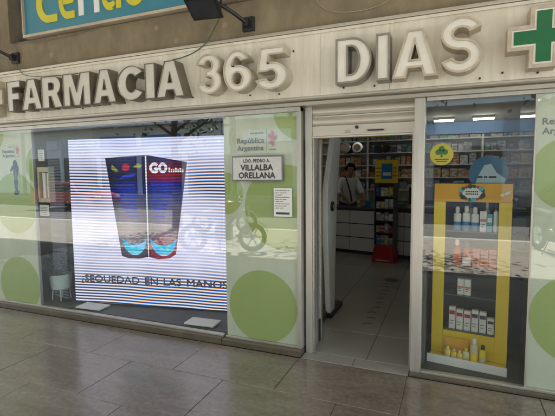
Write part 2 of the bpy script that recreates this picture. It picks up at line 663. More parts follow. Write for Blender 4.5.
m_shelf = M('clear_grey_shelf', (0.13, 0.13, 0.12), rough=0.25, var=0.05)
m_orange = M('orange_carton', (0.66, 0.11, 0.015), rough=0.4, var=0.08, scale=15, rnd=0.08)
m_red = M('red_plastic', (0.42, 0.015, 0.02), rough=0.35, var=0.1)
m_blueprod = M('blue_plastic', (0.03, 0.20, 0.42), rough=0.3, var=0.1)
m_cyan = M('teal_print', (0.10, 0.42, 0.45), rough=0.4, var=0.1)
m_counter = M('counter_laminate', (0.76, 0.75, 0.70), rough=0.35, var=0.04)
m_skin = M('skin', (0.30, 0.17, 0.11), rough=0.5, var=0.08)
m_coat = M('white_coat', (0.66, 0.66, 0.64), rough=0.8, var=0.08, scale=10, bump=0.1, bscale=25)
m_hair = M('dark_hair', (0.012, 0.010, 0.009), rough=0.55, var=0.3, scale=40)
m_cloth = M('dark_cloth', (0.03, 0.032, 0.04), rough=0.85, var=0.2)
m_leaf = M('leaf', (0.03, 0.09, 0.035), rough=0.45, var=0.35, scale=20)
m_wood = M('pale_wood', (0.52, 0.43, 0.29), rough=0.5, var=0.12, scale=12, stretch=(4, 4, 0.5))
m_asphalt = M('asphalt', (0.075, 0.073, 0.07), rough=0.85, var=0.25, scale=3, bump=0.3, bscale=120)
m_kerb = M('kerb_stone', (0.36, 0.34, 0.31), rough=0.8, var=0.15)
m_paving = M('street_paving', (0.22, 0.20, 0.17), rough=0.8, var=0.15, scale=2)
m_render = M('pale_render', (0.72, 0.69, 0.61), rough=0.85, var=0.1, scale=0.8)
m_winglass = M('dark_window', (0.03, 0.035, 0.04), rough=0.08, var=0.2)
m_awning = M('blue_awning', (0.07, 0.20, 0.45), rough=0.6, var=0.1)
m_carred = M('red_car_paint', (0.35, 0.02, 0.018), rough=0.25, coat=0.8, var=0.05)
m_chrome = M('polished_metal', (0.6, 0.6, 0.6), rough=0.18, metal=1.0, var=0.05)
g_pane = glass('pane_glass', wob=0.002)
g_case = glass('case_glass', tint=(0.90, 0.95, 0.93), wob=0.0015)

LAMP = 3.2                             # lit ceiling tubes in the shop
E0 = 2.0 ** (-EXPOSURE)                # screen level relative to the exposure
# ------------------------------------------------------------------ setting: pavement, shop floor, street
pav = tag(MB().box(-16, 10, -3.62, -0.032, -0.20, -0.004).build('pavement', m_grout), kind='structure')
TW, TD = 0.92, 0.59


def tile_mesh(w, d, t=0.02, e=0.0025):
    g = 0.0022
    x0, x1, y0, y1 = -w / 2 + g, w / 2 - g, -d / 2 + g, d / 2 - g
    mb = MB()
    lo = [(x0, y0, -t), (x1, y0, -t), (x1, y1, -t), (x0, y1, -t)]
    mid = [(x0, y0, -e), (x1, y0, -e), (x1, y1, -e), (x0, y1, -e)]
    hi = [(x0 + e, y0 + e, 0), (x1 - e, y0 + e, 0), (x1 - e, y1 - e, 0), (x0 + e, y1 - e, 0)]
    fs = [(8, 9, 10, 11)]
    for i in range(4):
        j = (i + 1) % 4
        fs += [(i, j, 4 + j, 4 + i), (4 + i, 4 + j, 8 + j, 8 + i)]
    return mb.add(lo + mid + hi, fs)


tm = tile_mesh(TW, TD).mesh('tile', m_tile)
for row in range(6):
    yc = -0.04 - TD * (row + 0.5)
    off = -1.21 if row % 2 == 0 else -1.64
    for k in range(-7, 5):
        xa = off + k * TW
        o = bpy.data.objects.new('tile', tm)
        COL.objects.link(o)
        o.parent = pav
        o.location = (xa + TW / 2, yc, random.uniform(-0.0006, 0.0006))
        o.rotation_euler = (random.uniform(-0.0012, 0.0012), random.uniform(-0.0008, 0.0008), 0)

shopfloor = tag(MB().box(-6.3, 3.0, 0.135, 7.0, -0.20, -0.004).build('shop_floor', m_grout), kind='structure')
sm = tile_mesh(0.6, 0.6).mesh('floor_tile', m_shoptile)
for i in range(5):
    for j in range(9):
        o = bpy.data.objects.new('floor_tile', sm)
        COL.objects.link(o)
        o.parent = shopfloor
        o.location = (-2.75 + 0.6 * i, 0.435 + 0.6 * j, 0)
thr = tile_mesh(0.46, 0.165).mesh('threshold_tile', m_step)
for i in range(2):
    o = bpy.data.objects.new('threshold_tile', thr)
    COL.objects.link(o)
    o.parent = shopfloor
    o.location = (-1.20 + 0.46 * i + 0.23, 0.0515, 0.001)
# dark tape marks running in from the door
for k in range(10):
    t = k / 9
    y = 1.0 + 1.75 * t
    mb = MB()
    a = 0.05
    x = -0.80 + 0.015 * math.sin(k * 2.1)
    mb.prism([[(-a, 0.0), (0, 0.022), (a, 0.0), (a, 0.022), (0, 0.046), (-a, 0.022)]], 0, 0.001)
    o = mb.build('floor_marking', m_print, shopfloor)
    o.rotation_euler = (R(-90), 0, R(12))
    o.location = (x, y, 0.003)
o = MB().prism([circle(0, 0, 0.11, 20)], 0, 0.001).build('floor_marking', m_print, shopfloor)
o.rotation_euler = (R(-90), 0, 0)
o.location = (-0.79, 2.98, 0.003)

# walls and ceiling of the shop
tag(box('shop_wall_back', m_wallin, None, -6.3, 3.0, 6.9, 7.0, 0, 2.7), kind='structure')
tag(box('shop_wall_left', m_wallin, None, -6.4, -6.3, 0.1, 7.0, 0, 2.7), kind='structure')
tag(box('shop_wall_right', m_wallin, None, 3.0, 3.1, 0.1, 7.0, 0, 2.7), kind='structure')
tag(box('shop_ceiling', m_wallin, None, -6.4, 3.1, 0.12, 7.0, 2.7, 2.8), kind='structure')

tag(box('sidewalk', m_paving, None, -40, 30, -7.4, -3.62, -0.2, -0.002), kind='structure')
# street side: kerb, road, far pavement, gallery slab overhead
tag(box('kerb', m_kerb, None, -40, 30, -7.65, -7.4, -0.2, -0.006, 0.01), kind='structure')
tag(box('road', m_asphalt, None, -60, 50, -17.5, -7.65, -0.3, -0.13), kind='structure')
tag(box('far_pavement', m_paving, None, -60, 50, -22.0, -17.5, -0.3, 0.0), kind='structure')
tag(MB().box(-200, 200, -220, 150, -0.5, -0.32).build('ground', m_paving), kind='structure')
tag(box('gallery_ceiling', m_white, None, -16, 10, -5.4, -0.02, 4.62, 4.9), kind='structure')
gb = empty('gallery_beam', (-3, -5.5, 3.1), label='pale ribbed beam along the open side of the gallery', cat='beam')
o = box('beam', m_render, None, -16, 10, -5.62, -5.401, 3.12, 4.9)
o.parent = gb
o.location = (3, 5.5, -3.1)
for k in range(30):
    o = box('rib', m_white, gb, -0.035, 0.035, 0.099, 0.16, 0.02, 1.5)
    o.location = (-10.5 + 0.72 * k, 0, 0)

# ------------------------------------------------------------------ concrete front above the sign
bld = empty('concrete_lintel', (-1, 0, 2.8), label='stained brown concrete lintel above the pharmacy sign', cat='wall')


def child(o, p):
    o.parent = p
    o.matrix_parent_inverse = Matrix.Translation(-Vector(p.location))
    return o


child(box('lower_face', concrete, None, -7.5, 3.5, -0.02, 0.4, 2.74, 3.135), bld)
child(box('pier', concrete, None, -7.5, -4.70, -0.02, 0.4, 3.135, 4.62), bld)
m_recess = M('dark_recess_panel', (0.05, 0.042, 0.035), rough=0.6, var=0.2)  # even near-black brown for the back of the recess
child(box('recess_panel', m_recess, None, -4.70, 3.5, 0.22, 0.4, 3.135, 4.62), bld)
pr = empty('side_pier', (-6.9, 0, 0), label='concrete pier at the far left end of the shop front', cat='pier')
child(box('pier_face', concrete, None, -7.5, -6.25, -0.02, 0.4, 0, 2.74), pr)
pr = empty('side_pier', (2.6, 0, 0), label='concrete pier at the far right end of the shop front', cat='pier')
child(box('pier_face', concrete, None, 1.75, 3.5, -0.02, 0.4, 0, 2.74), pr)

# ------------------------------------------------------------------ glyphs for the big channel letters (unit height)


def arc(cx, cz, rx, rz, a0, a1, n=14):
    return [(cx + rx * math.cos(R(a0 + (a1 - a0) * k / n)), cz + rz * math.sin(R(a0 + (a1 - a0) * k / n))) for k in range(n + 1)]


def stroke(pts, w):
    l, r = [], []
    for i, p in enumerate(pts):
        a, b = pts[max(i - 1, 0)], pts[min(i + 1, len(pts) - 1)]
        dx, dz = b[0] - a[0], b[1] - a[1]
        d = math.hypot(dx, dz) or 1
        nx, nz = -dz / d * w / 2, dx / d * w / 2
        l.append((p[0] + nx, p[1] + nz))
        r.append((p[0] - nx, p[1] - nz))
    return r + l[::-1]


W_ = 0.23
GLYPH = {
    'F': [[(0, 0), (W_, 0), (W_, .40), (.50, .40), (.50, .59), (W_, .59), (W_, .81), (.56, .81), (.56, 1), (0, 1)]],
    'I': [[(0, 0), (.26, 0), (.26, 1), (0, 1)]],
    'A': [[(0, 0), (.22, 0), (.265, .2), (.475, .2), (.52, 0), (.74, 0), (.50, 1), (.24, 1)], [(.305, .38), (.37, .72), (.435, .38)]],
    'R': [[(0, 0), (W_, 0), (W_, .38), (.31, .38), (.42, 0), (.67, 0), (.52, .43)] + arc(.38, .70, .26, .30, -52, 90) + [(0, 1)],
          [(W_, .56), (W_, .82), (.35, .82), (.40, .78), (.415, .69), (.40, .60), (.35, .56)]],
    'M': [[(0, 0), (.2, 0), (.2, .60), (.335, 0), (.505, 0), (.64, .60), (.64, 0), (.84, 0), (.84, 1), (.56, 1), (.42, .40), (.28, 1), (0, 1)]],
    'C': [arc(.36, .5, .36, .5, 38, 322, 28) + arc(.36, .5, .14, .29, 318, 42, 22)],
    'D': [[(0, 0)] + arc(.30, .5, .36, .5, -90, 90, 20) + [(0, 1)], [(W_, .2), (W_, .8)] + arc(.28, .5, .145, .3, 90, -90, 14)],
    'S': [stroke(arc(.32, .705, .22, .195, 15, 268, 20) + arc(.32, .305, .22, .205, 90, -165, 20)[1:], .2)],
    '3': [arc(.30, .715, .30, .285, 172, -40, 18) + arc(.31, .31, .31, .31, 45, -172, 20) + arc(.31, .31, .10, .13, -168, 80, 14) +
          [(.22, .435), (.22, .595)] + arc(.30, .71, .09, .115, -80, 168, 12)],
    '6': [arc(.32, .5, .31, .5, 32, 260, 26) + arc(.32, .32, .33, .32, -88, 112, 22) + arc(.325, .56, .115, .26, 168, 42, 10),
          arc(.33, .315, .11, .145, 180, -160, 17)],
    '5': [[(.58, 1), (.10, 1), (.04, .43), (.235, .43)] + arc(.31, .325, .10, .135, 125, -160, 16) + arc(.31, .325, .32, .325, -165, 108, 24) +
          [(.255, .60), (.285, .81), (.58, .81)]],
}


def inset(loops, d):
    out = []
    for k, lp in enumerate(loops):
        ar = sum(lp[i][0] * lp[(i + 1) % len(lp)][1] - lp[(i + 1) % len(lp)][0] * lp[i][1] for i in range(len(lp)))
        sg = 1 if ar > 0 else -1
        if k > 0:
            sg = -sg
        n = len(lp)
        q = []
        for i in range(n):
            p0, p1, p2 = lp[i - 1], lp[i], lp[(i + 1) % n]
            def nrm(a, b):
                dx, dz = b[0] - a[0], b[1] - a[1]
                L_ = math.hypot(dx, dz) or 1e-9
                return (-dz / L_ * sg, dx / L_ * sg)
            n1, n2 = nrm(p0, p1), nrm(p1, p2)
            mx_, mz_ = n1[0] + n2[0], n1[1] + n2[1]
            ll = math.hypot(mx_, mz_) or 1e-9
            mx_, mz_ = mx_ / ll, mz_ / ll
            c = max(0.35, mx_ * n1[0] + mz_ * n1[1])
            q.append((p1[0] + mx_ * d / c, p1[1] + mz_ * d / c))
        out.append(q)
    return out


def place(loops, x0, x1, z0, z1):
    xs = [p[0] for p in loops[0]]
    zs = [p[1] for p in loops[0]]
    a, b, c, d = min(xs), max(xs), min(zs), max(zs)
    return [[(x0 + (p[0] - a) / (b - a) * (x1 - x0), z0 + (p[1] - c) / (d - c) * (z1 - z0)) for p in lp] for lp in loops]


def rim_between(outer, inner, y, mb):
    """flat collar between each loop and its inset twin"""
    for lo, li in zip(outer, inner):
        n = len(lo)
        o = [(p[0], y, p[1]) for p in lo] + [(p[0], y, p[1]) for p in li]
        mb.add(o, [(i, (i + 1) % n, n + (i + 1) % n, n + i) for i in range(n)])


YB, YF = -0.10, -0.235
sign = empty('pharmacy_sign', (-2, -0.05, 2.25), label='long cream sign board with raised pharmacy letters and green cross', cat='sign')


def channel_letter(ch, x0, x1, z0, z1, case, rim, name='letter', parent=sign, face=m_face, label=None):
    lp = place(GLYPH[ch], x0, x1, z0, z1)
    if case is m_darkmetal:
        lp = inset(lp, -0.006)
    ins = inset(lp, rim)
    mb = MB()
    n0 = len(mb.v)
    # walls
    for l in lp:
        n = len(l)
        mb.add([(p[0], YF, p[1]) for p in l] + [(p[0], YB + 0.004, p[1]) for p in l], [(i, (i + 1) % n, n + (i + 1) % n, n + i) for i in range(n)])
    rim_between(lp, ins, YF, mb)
    for l in ins:      # inner return of the rim
        n = len(l)
        mb.add([(p[0], YF, p[1]) for p in l] + [(p[0], YF + 0.012, p[1]) for p in l], [(i, (i + 1) % n, n + (i + 1) % n, n + i) for i in range(n)])
    o = child(mb.build(name, case), parent)
    if label:
        o['label'] = label
    f = MB().prism(ins, YF + 0.009, YF + 0.014).build('letter_face', face)
    f.parent = o
    return o


KX = lambda x: x * 0.9953
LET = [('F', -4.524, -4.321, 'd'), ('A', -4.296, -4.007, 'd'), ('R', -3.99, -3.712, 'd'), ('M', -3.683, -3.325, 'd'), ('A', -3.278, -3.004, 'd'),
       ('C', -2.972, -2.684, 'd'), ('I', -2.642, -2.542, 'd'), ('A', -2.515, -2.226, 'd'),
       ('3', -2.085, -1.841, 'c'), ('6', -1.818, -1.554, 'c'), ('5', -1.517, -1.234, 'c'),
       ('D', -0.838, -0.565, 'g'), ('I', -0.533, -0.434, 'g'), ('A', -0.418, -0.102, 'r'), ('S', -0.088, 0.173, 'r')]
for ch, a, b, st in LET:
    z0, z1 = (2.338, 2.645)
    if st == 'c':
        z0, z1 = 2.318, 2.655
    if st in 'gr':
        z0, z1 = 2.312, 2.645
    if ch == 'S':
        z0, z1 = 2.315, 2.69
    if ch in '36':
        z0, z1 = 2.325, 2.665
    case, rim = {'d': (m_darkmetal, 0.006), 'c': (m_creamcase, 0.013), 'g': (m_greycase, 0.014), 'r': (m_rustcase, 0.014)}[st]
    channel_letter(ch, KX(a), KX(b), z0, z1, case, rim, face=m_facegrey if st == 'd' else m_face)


def cross_loops(cx, cz, hw, hh, t):
    return [[(cx - t, cz - hh), (cx + t, cz - hh), (cx + t, cz - t), (cx + hw, cz - t), (cx + hw, cz + t), (cx + t, cz + t),
             (cx + t, cz + hh), (cx - t, cz + hh), (cx - t, cz + t), (cx - hw, cz + t), (cx - hw, cz - t), (cx - t, cz - t)]]


def cross(cx, cz=2.498, mirror=False):
    lp = cross_loops(cx, cz, 0.205, 0.195, 0.078)
    w = inset(lp, 0.024)
    g = inset(lp, 0.036)
    mb = MB()
    l = lp[0]
    n = len(l)
    mb.add([(p[0], YF, p[1]) for p in l] + [(p[0], YB + 0.004, p[1]) for p in l], [(i, (i + 1) % n, n + (i + 1) % n, n + i) for i in range(n)])
    rim_between(lp, w, YF, mb)
    o = child(mb.build('cross', m_rustcase), sign)
    o['label'] = 'green pharmacy cross with a white edge in a raised metal case'
    a = MB().prism(w, YF + 0.003, YF + 0.008).build('white_edge', m_face)
    a.parent = o
    b = MB().prism(g, YF - 0.001, YF + 0.002).build('green_face', m_green)
    b.parent = o


cross(0.526)
cross(-4.79)

# board in panels, with rails above and below
xs = [-6.2, -4.95, -2.12, -0.995, -0.45, 0.9, 2.2]
for a, b in zip(xs[:-1], xs[1:]):
    child(box('board_panel', m_board, None, a + 0.001, b - 0.001, YB, -0.022, 2.262, 2.772, 0.002), sign)
child(box('top_rail', m_trim, None, -6.2, 2.2, YB - 0.028, -0.025, 2.773, 2.797, 0.003), sign)
child(box('top_lip', m_board, None, -6.2, 2.2, YB - 0.014, YB - 0.002, 2.748, 2.771, 0.002), sign)
child(box('bottom_rail', m_trim, None, -6.2, 2.2, YB - 0.012, -0.022, 2.243, 2.260, 0.003), sign)
# fixings and stubs left on the board
for x, z in ((0.31, 2.315), (0.52, 2.295), (0.17, 2.29), (-0.56, 2.30), (-1.22, 2.635), (-1.35, 2.30), (-1.62, 2.31), (-0.80, 2.305), (-3.55, 2.325), (-2.2, 2.335)):
    child(MB().lathe([(0.007, 0), (0.007, -0.012), (0.003, -0.016)], (x, YB, z), 8, 'y').build('fixing_stub', m_black), sign)

# ------------------------------------------------------------------ upper blue sign
us = empty('upper_shop_sign', (-2, 0, 3.16), label='turquoise blue sign with yellow and white lettering in a pale frame', cat='sign')
child(box('blue_panel', m_blue, None, -4.385, 3.4, -0.055, 0.05, 3.175, 4.3), us)
child(box('bottom_frame', m_signframe, None, -4.40, 3.4, -0.085, 0.05, 3.145, 3.174, 0.003), us)
child(box('side_frame', m_signframe, None, -4.40, -4.386, -0.085, 0.05, 3.175, 4.3, 0.003), us)


def rounded(ch):
    w = 0.19
    A_ = {
        'c': [stroke(arc(.42, .5, .32, .40, 48, 180, 14)[:-1] + arc(.42, .5, .32, .40, 180, 270, 8) + [(.70, .10)], w)],
        'e': [stroke([(.22, .47), (.66, .47)] + arc(.42, .5, .32, .40, 0, 270, 24)[1:] + [(.74, .10)], w * .95)],
        'n': [stroke([(.12, .0), (.12, .62)] + arc(.42, .62, .30, .28, 180, 0, 14)[1:] + [(.72, 0)], w)],
        'a': [stroke(arc(.42, .38, .32, .28, 60, 300, 18) + [(.60, .10)], w)],
        'o': [arc(.42, .5, .42, .5, 0, 345, 26), arc(.42, .5, .22, .3, 345, 0, 24)],
    }
    return A_[ch]


def blue_letter(loops, x0, x1, z0, z1, mat):
    lp = place(loops, x0, x1, z0, z1)
    child(MB().prism(lp, -0.066, -0.054).build('letter', mat), us)


blue_letter(rounded('c'), -4.19, -3.89, 3.262, 3.66, m_yellow_print)
blue_letter(rounded('e'), -3.86, -3.62, 3.262, 3.66, m_yellow_print)
blue_letter(rounded('n'), -3.585, -3.31, 3.27, 3.66, m_white)
blue_letter(rounded('a'), -3.27, -3.10, 3.262, 3.56, m_yellow_print)
blue_letter(GLYPH['I'], -3.09, -3.03, 3.27, 3.66, m_yellow_print)
blue_letter(rounded('o'), -3.00, -2.72, 3.262, 3.66, m_yellow_print)

# ------------------------------------------------------------------ floodlights and wires


def floodlight(loc, label):
    e = empty('floodlight', loc, label=label, cat='floodlight', group='black floodlights over the sign')
    # wall plate at local origin, arm out and to the left, body hanging face down
    box('wall_plate', m_black, e, -0.055, 0.055, -0.03, 0, -0.06, 0.06, 0.004)
    MB().box(-0.025, 0.025, -0.075, -0.028, -0.03, 0.03).tube([(0, -0.06, 0.0), (-0.06, -0.16, 0.05), (-0.13, -0.24, 0.10)], 0.017, 10).build('arm', m_black, e, smooth=True)
    h = empty('lamp_head', (-0.26, -0.30, 0.11))
    h.parent = e
    h.rotation_euler = (R(-28), 0, R(8))
    h.scale = (0.82, 0.82, 0.82)
    mb = MB()
    mb.add([(-0.15, -0.12, -0.05), (0.15, -0.12, -0.05), (0.15, 0.12, -0.05), (-0.15, 0.12, -0.05),
            (-0.13, -0.10, 0.05), (0.13, -0.10, 0.05), (0.13, 0.10, 0.05), (-0.13, 0.10, 0.05)],
           [(0, 3, 2, 1), (4, 5, 6, 7), (0, 1, 5, 4), (1, 2, 6, 5), (2, 3, 7, 6), (3, 0, 4, 7)])
    mb.build('housing', m_black, h, 0.006)
    mb = MB()
    for k in range(7):
        x = -0.11 + k * 0.0367
        mb.box(x - 0.004, x + 0.004, -0.09, 0.09, 0.045, 0.085)
    mb.build('cooling_fins', m_black, h)
    box('bezel', m_black, h, -0.165, 0.165, -0.135, 0.135, -0.066, -0.051, 0.003)
    box('lens', m_winglass, h, -0.14, 0.14, -0.11, 0.11, -0.070, -0.0665)
    mb = MB()
    for s in (-1, 1):
        mb.box(s * 0.172 - 0.004, s * 0.172 + 0.004, -0.02, 0.02, -0.01, 0.20)
    mb.box(-0.176, 0.176, -0.02, 0.02, 0.20, 0.207)
    mb.build('yoke', m_black, h)
    return e


floodlight((-1.66, -0.022, 2.93), 'black floodlight on a bracket above the number three of the sign')
floodlight((-4.60, -0.022, 2.96), 'black floodlight cut by the left edge above the letter F')


def wire(name, pts, r, mat, label, cat='cable'):
    cu = bpy.data.curves.new(name, 'CURVE')
    cu.dimensions = '3D'
    cu.bevel_depth = r
    cu.bevel_resolution = 2
    sp = cu.splines.new('POLY')
    P = [Vector(p) for p in pts]
    out = []
    for i in range(len(P) - 1):
        p0, p1, p2, p3 = P[max(i - 1, 0)], P[i], P[i + 1], P[min(i + 2, len(P) - 1)]
        for k in range(8):
            t = k / 8
            out.append(0.5 * ((2 * p1) + (p2 - p0) * t + (2 * p0 - 5 * p1 + 4 * p2 - p3) * t * t + (3 * p1 - p0 - 3 * p2 + p3) * t ** 3))
    out.append(P[-1])
    sp.points.add(len(out) - 1)
    for q, p in zip(sp.points, out):
        q.co = (*p, 1)
    to = bpy.data.objects.new(name, cu)
    COL.objects.link(to)
    dg = bpy.context.evaluated_depsgraph_get()
    me = bpy.data.meshes.new_from_object(to.evaluated_get(dg))
    bpy.data.objects.remove(to)
    me.materials.append(mat)
    o = bpy.data.objects.new(name, me)
    COL.objects.link(o)
    return tag(o, label, cat)


m_greenwire = M('green_wire', (0.07, 0.11, 0.05), rough=0.5, var=0.2)
m_greywire = M('grey_wire', (0.20, 0.17, 0.13), rough=0.6, var=0.2)
m_palewire = M('pale_wire', (0.36, 0.31, 0.22), rough=0.6, var=0.2)
wire('power_cable', [(-1.80, -0.30, 3.12), (-1.86, -0.16, 3.02), (-1.93, -0.14, 2.92), (-2.02, -0.14, 2.80), (-2.13, -0.15, 2.725), (-2.27, -0.16, 2.685), (-2.38, -0.15, 2.68)],
     0.005, m_greenwire, 'green cable hanging from the floodlight down to the sign letters')
wire('power_cable', [(-4.62, -0.03, 2.92), (-4.55, -0.06, 2.87), (-4.42, -0.13, 2.79), (-4.30, -0.15, 2.72), (-4.10, -0.16, 2.69), (-3.85, -0.15, 2.675), (-3.55, -0.14, 2.672)],
     0.004, m_greenwire, 'thin green cable running along the top of the letters A and R')
wire('loose_wire', [(-4.66, -0.03, 3.135), (-4.5, -0.03, 3.12), (-4.2, -0.03, 3.105), (-3.9, -0.03, 3.10), (-3.6, -0.03, 3.115), (-3.3, -0.03, 3.14)], 0.0035, m_greywire,
     'thin dark wire sagging below the turquoise sign on the concrete')
wire('loose_wire', [(-1.05, -0.026, 3.10), (-1.03, -0.026, 3.01), (-0.93, -0.026, 2.935), (-0.76, -0.026, 2.905), (-0.57, -0.026, 2.915), (-0.44, -0.026, 2.97), (-0.38, -0.026, 3.08)], 0.0035, m_palewire,
     'pale wire bent in a wide loop on the concrete above DIAS')
# ------------------------------------------------------------------ header under the sign
hd = empty('window_header', (-2, 0, 2.17), label='grey metal header rail running over the windows under the sign', cat='rail')
child(box('upper_rail', m_trim, None, -6.2, 1.75, -0.02, 0.10, 2.205, 2.236, 0.003), hd)
child(box('lower_rail', m_frame, None, -6.2, -1.205, 0.005, 0.10, 2.165, 2.204, 0.003), hd)
child(box('lower_rail', m_frame, None, -0.185, 1.75, 0.005, 0.10, 2.175, 2.204, 0.003), hd)
child(box('soffit', m_trim, None, -6.2, 1.75, 0.0, 0.12, 2.2365, 2.74), hd)


def film(parent, x0, x1, z0, z1, y, circles):
    child(box('printed_film', m_film, None, x0, x1, y, y + 0.004, z0, z1), parent)
    for cx, cz, r in circles:
        p = clip(circle(cx, cz, r), x0 + 0.002, x1 - 0.002, z0 + 0.002, z1 - 0.002)
        if len(p) > 2:
            child(MB().prism([p], y - 0.002, y - 0.0005).build('green_disc', m_circle), parent)


def republic(parent, x, z, y, h, w):
    child(text_mesh('República', h, x, z + h * 1.5, y, m_greyprint, width=w, bold=h * 0.035), parent)
    child(text_mesh('Argentina', h, x, z, y, m_greyprint, width=w * 0.98, bold=h * 0.035), parent)
    mb = MB()
    for j in range(9):
        mb.box(x + w * (0.5 + 0.055 * j), x + w * (0.5 + 0.055 * j + 0.035), y - 0.001, y, z + h * 3.3, z + h * 3.55)
    child(mb.build('small_print', m_greyprint), parent)
    child(box('rule', m_greyprint, None, x + w * 1.09, x + w * 1.10, y - 0.001, y, z - 0.02, z + h * 4.2), parent)
    lx, lz, s = x + w * 1.16, z, h
    lp = [(lx, lz + 1.1 * s), (lx + .5 * s, lz + 1.3 * s), (lx + .9 * s, lz + .6 * s), (lx + 1.3 * s, lz + 1.0 * s), (lx + 1.1 * s, lz + 1.7 * s),
          (lx + 1.7 * s, lz + 2.1 * s), (lx + 1.9 * s, lz + 2.9 * s), (lx + 1.3 * s, lz + 2.7 * s), (lx + 1.1 * s, lz + 3.6 * s), (lx + .7 * s, lz + 3.9 * s),
          (lx + .6 * s, lz + 3.0 * s), (lx + .1 * s, lz + 3.3 * s), (lx - .05 * s, lz + 2.6 * s), (lx + .5 * s, lz + 2.1 * s)]
    child(MB().prism([lp], y - 0.001, y).build('emblem', m_pink), parent)
    child(box('emblem_line', m_pink, None, lx + .2 * s, lx + 1.6 * s, y - 0.001, y, lz - 0.05 * s, lz + 0.22 * s), parent)


# ------------------------------------------------------------------ left shop window
lw = empty('shop_window', (-4, 0, 0), label='wide shop window with the lit video screen behind the glass', cat='window')
child(box('sill', m_plinth, None, -6.2, -2.005, -0.035, 0.10, 0.0, 0.062, 0.004), lw)
child(box('bottom_bead', m_frame, None, -6.2, -2.005, 0.012, 0.06, 0.063, 0.080, 0.002), lw)
child(box('glass_pane', g_pane, None, -4.525, -1.990, 0.028, 0.036, 0.081, 2.164), lw)
child(box('glass_pane', g_pane, None, -6.2, -4.529, 0.028, 0.036, 0.081, 2.164), lw)
film(lw, -6.2, -4.528, 0.081, 2.164, 0.042, [(-4.87, 0.30, 0.345), (-4.86, 1.30, 0.365), (-4.40, 1.75, 0.24), (-5.25, 2.15, 0.25), (-5.9, 0.8, 0.33), (-5.7, 1.75, 0.3)])
child(box('inner_mullion', m_frame, None, -4.531, -4.521, 0.040, 0.075, 0.081, 2.164), lw)
# fin of glass standing behind the pane near the film edge
child(box('glass_fin', g_case, None, -4.285, -4.277, 0.045, 0.28, 0.081, 2.164), lw)
republic(lw, -5.03, 1.855, 0.0395, 0.035, 0.20)
fig = [(-4.855, 1.40), (-4.80, 1.405), (-4.765, 1.44), (-4.795, 1.46), (-4.80, 1.50), (-4.785, 1.55), (-4.80, 1.60), (-4.775, 1.66), (-4.765, 1.72), (-4.785, 1.765),
       (-4.795, 1.80), (-4.815, 1.82), (-4.84, 1.815), (-4.86, 1.79), (-4.855, 1.76), (-4.89, 1.735), (-4.915, 1.69), (-4.90, 1.675), (-4.875, 1.70), (-4.855, 1.71),
       (-4.86, 1.66), (-4.845, 1.61), (-4.86, 1.55), (-4.85, 1.49), (-4.84, 1.46), (-4.87, 1.425)]
child(MB().prism([fig], 0.0380, 0.0390).build('figure_print', m_print), lw)
fs_ = [(-4.835, 1.60), (-4.815, 1.58), (-4.80, 1.66), (-4.815, 1.70), (-4.835, 1.68)]
child(MB().prism([fs_], 0.0370, 0.0378).build('figure_print', m_greyprint), lw)
fin_l = empty('display_base', (-4, 0.1, 0), label='dark floor of the window display under the video screen', cat='platform')
child(box('deck', m_sidefloor, None, -6.2, -1.26, 0.101, 1.30, 0.0, 0.070), fin_l)
child(box('back_partition', m_darkwall, None, -4.9, -1.9, 1.30, 1.36, 0.0, 2.30), fin_l)

# ------------------------------------------------------------------ LED screen behind the glass
AX, AY = -4.22, 0.28
scr = empty('video_screen', (AX, AY, 0.0), math.atan2(0.35, 1.94), label='lit video screen showing two blue cream tubes on striped white', cat='screen')
K = 1.2 * E0
white_st = [(0.0, (0.72, 0.74, 1.0)), (0.5, (0.76, 0.75, 0.97)), (1.2, (0.78, 0.76, 0.96)), (1.6, (0.74, 0.72, 0.95)), (2.05, (0.74, 0.74, 1.0))]
m_scr = screen_mat('led_white', white_st, K)
m_tubeL = screen_mat('led_tube_blue', [(0.66, (0.06, 0.03, 0.05)), (0.74, (0.10, 0.08, 0.12)), (0.95, (0.20, 0.17, 0.19)), (1.25, (0.15, 0.14, 0.20)), (1.45, (0.02, 0.03, 0.22)), (1.60, (0.012, 0.012, 0.05)), (1.86, (0.02, 0.02, 0.09))], K, blotch=0.7, centre=0.76)
m_tubeR = screen_mat('led_tube_red', [(0.66, (0.25, 0.02, 0.04)), (0.78, (0.30, 0.05, 0.07)), (0.95, (0.21, 0.16, 0.19)), (1.25, (0.12, 0.12, 0.21)), (1.52, (0.01, 0.02, 0.26)), (1.60, (0.22, 0.01, 0.03)), (1.70, (0.16, 0.01, 0.03)), (1.80, (0.02, 0.02, 0.09))], K, blotch=0.7, centre=1.24)
m_cap = screen_mat('led_cyan', [(0.66, (0.55, 0.75, 0.95)), (0.75, (0.05, 0.55, 0.85)), (0.90, (0.02, 0.35, 0.75))], K, blotch=0.9)
m_ledtext = screen_mat('led_dark_text', [(0.2, (0.03, 0.028, 0.04)), (0.5, (0.035, 0.03, 0.045))], K, use_stripes=False)
m_ledwhite = screen_mat('led_white_text', [(0.2, (0.85, 0.85, 0.95)), (2.0, (0.85, 0.85, 0.95))], K)
m_ledblue = screen_mat('led_blue', [(0.2, (0.02, 0.05, 0.5)), (2.0, (0.03, 0.06, 0.55))], K)
m_ledred = screen_mat('led_red', [(0.2, (0.45, 0.03, 0.06)), (2.0, (0.5, 0.03, 0.08))], K)
m_ledyel = screen_mat('led_olive', [(0.2, (0.25, 0.25, 0.05)), (2.0, (0.28, 0.3, 0.06))], K)
box('cabinet', m_black, scr, -0.012, 2.15, 0.004, 0.09, 0.082, 2.062)
MB().box(0, 2.14, 0.0, 0.003, 0.09, 2.05).build('display', m_scr, scr)


def pic(name, pts, mat, lay):
    return MB().prism([pts], -0.0012 * lay, -0.0012 * lay + 0.0006).build(name, mat, scr)


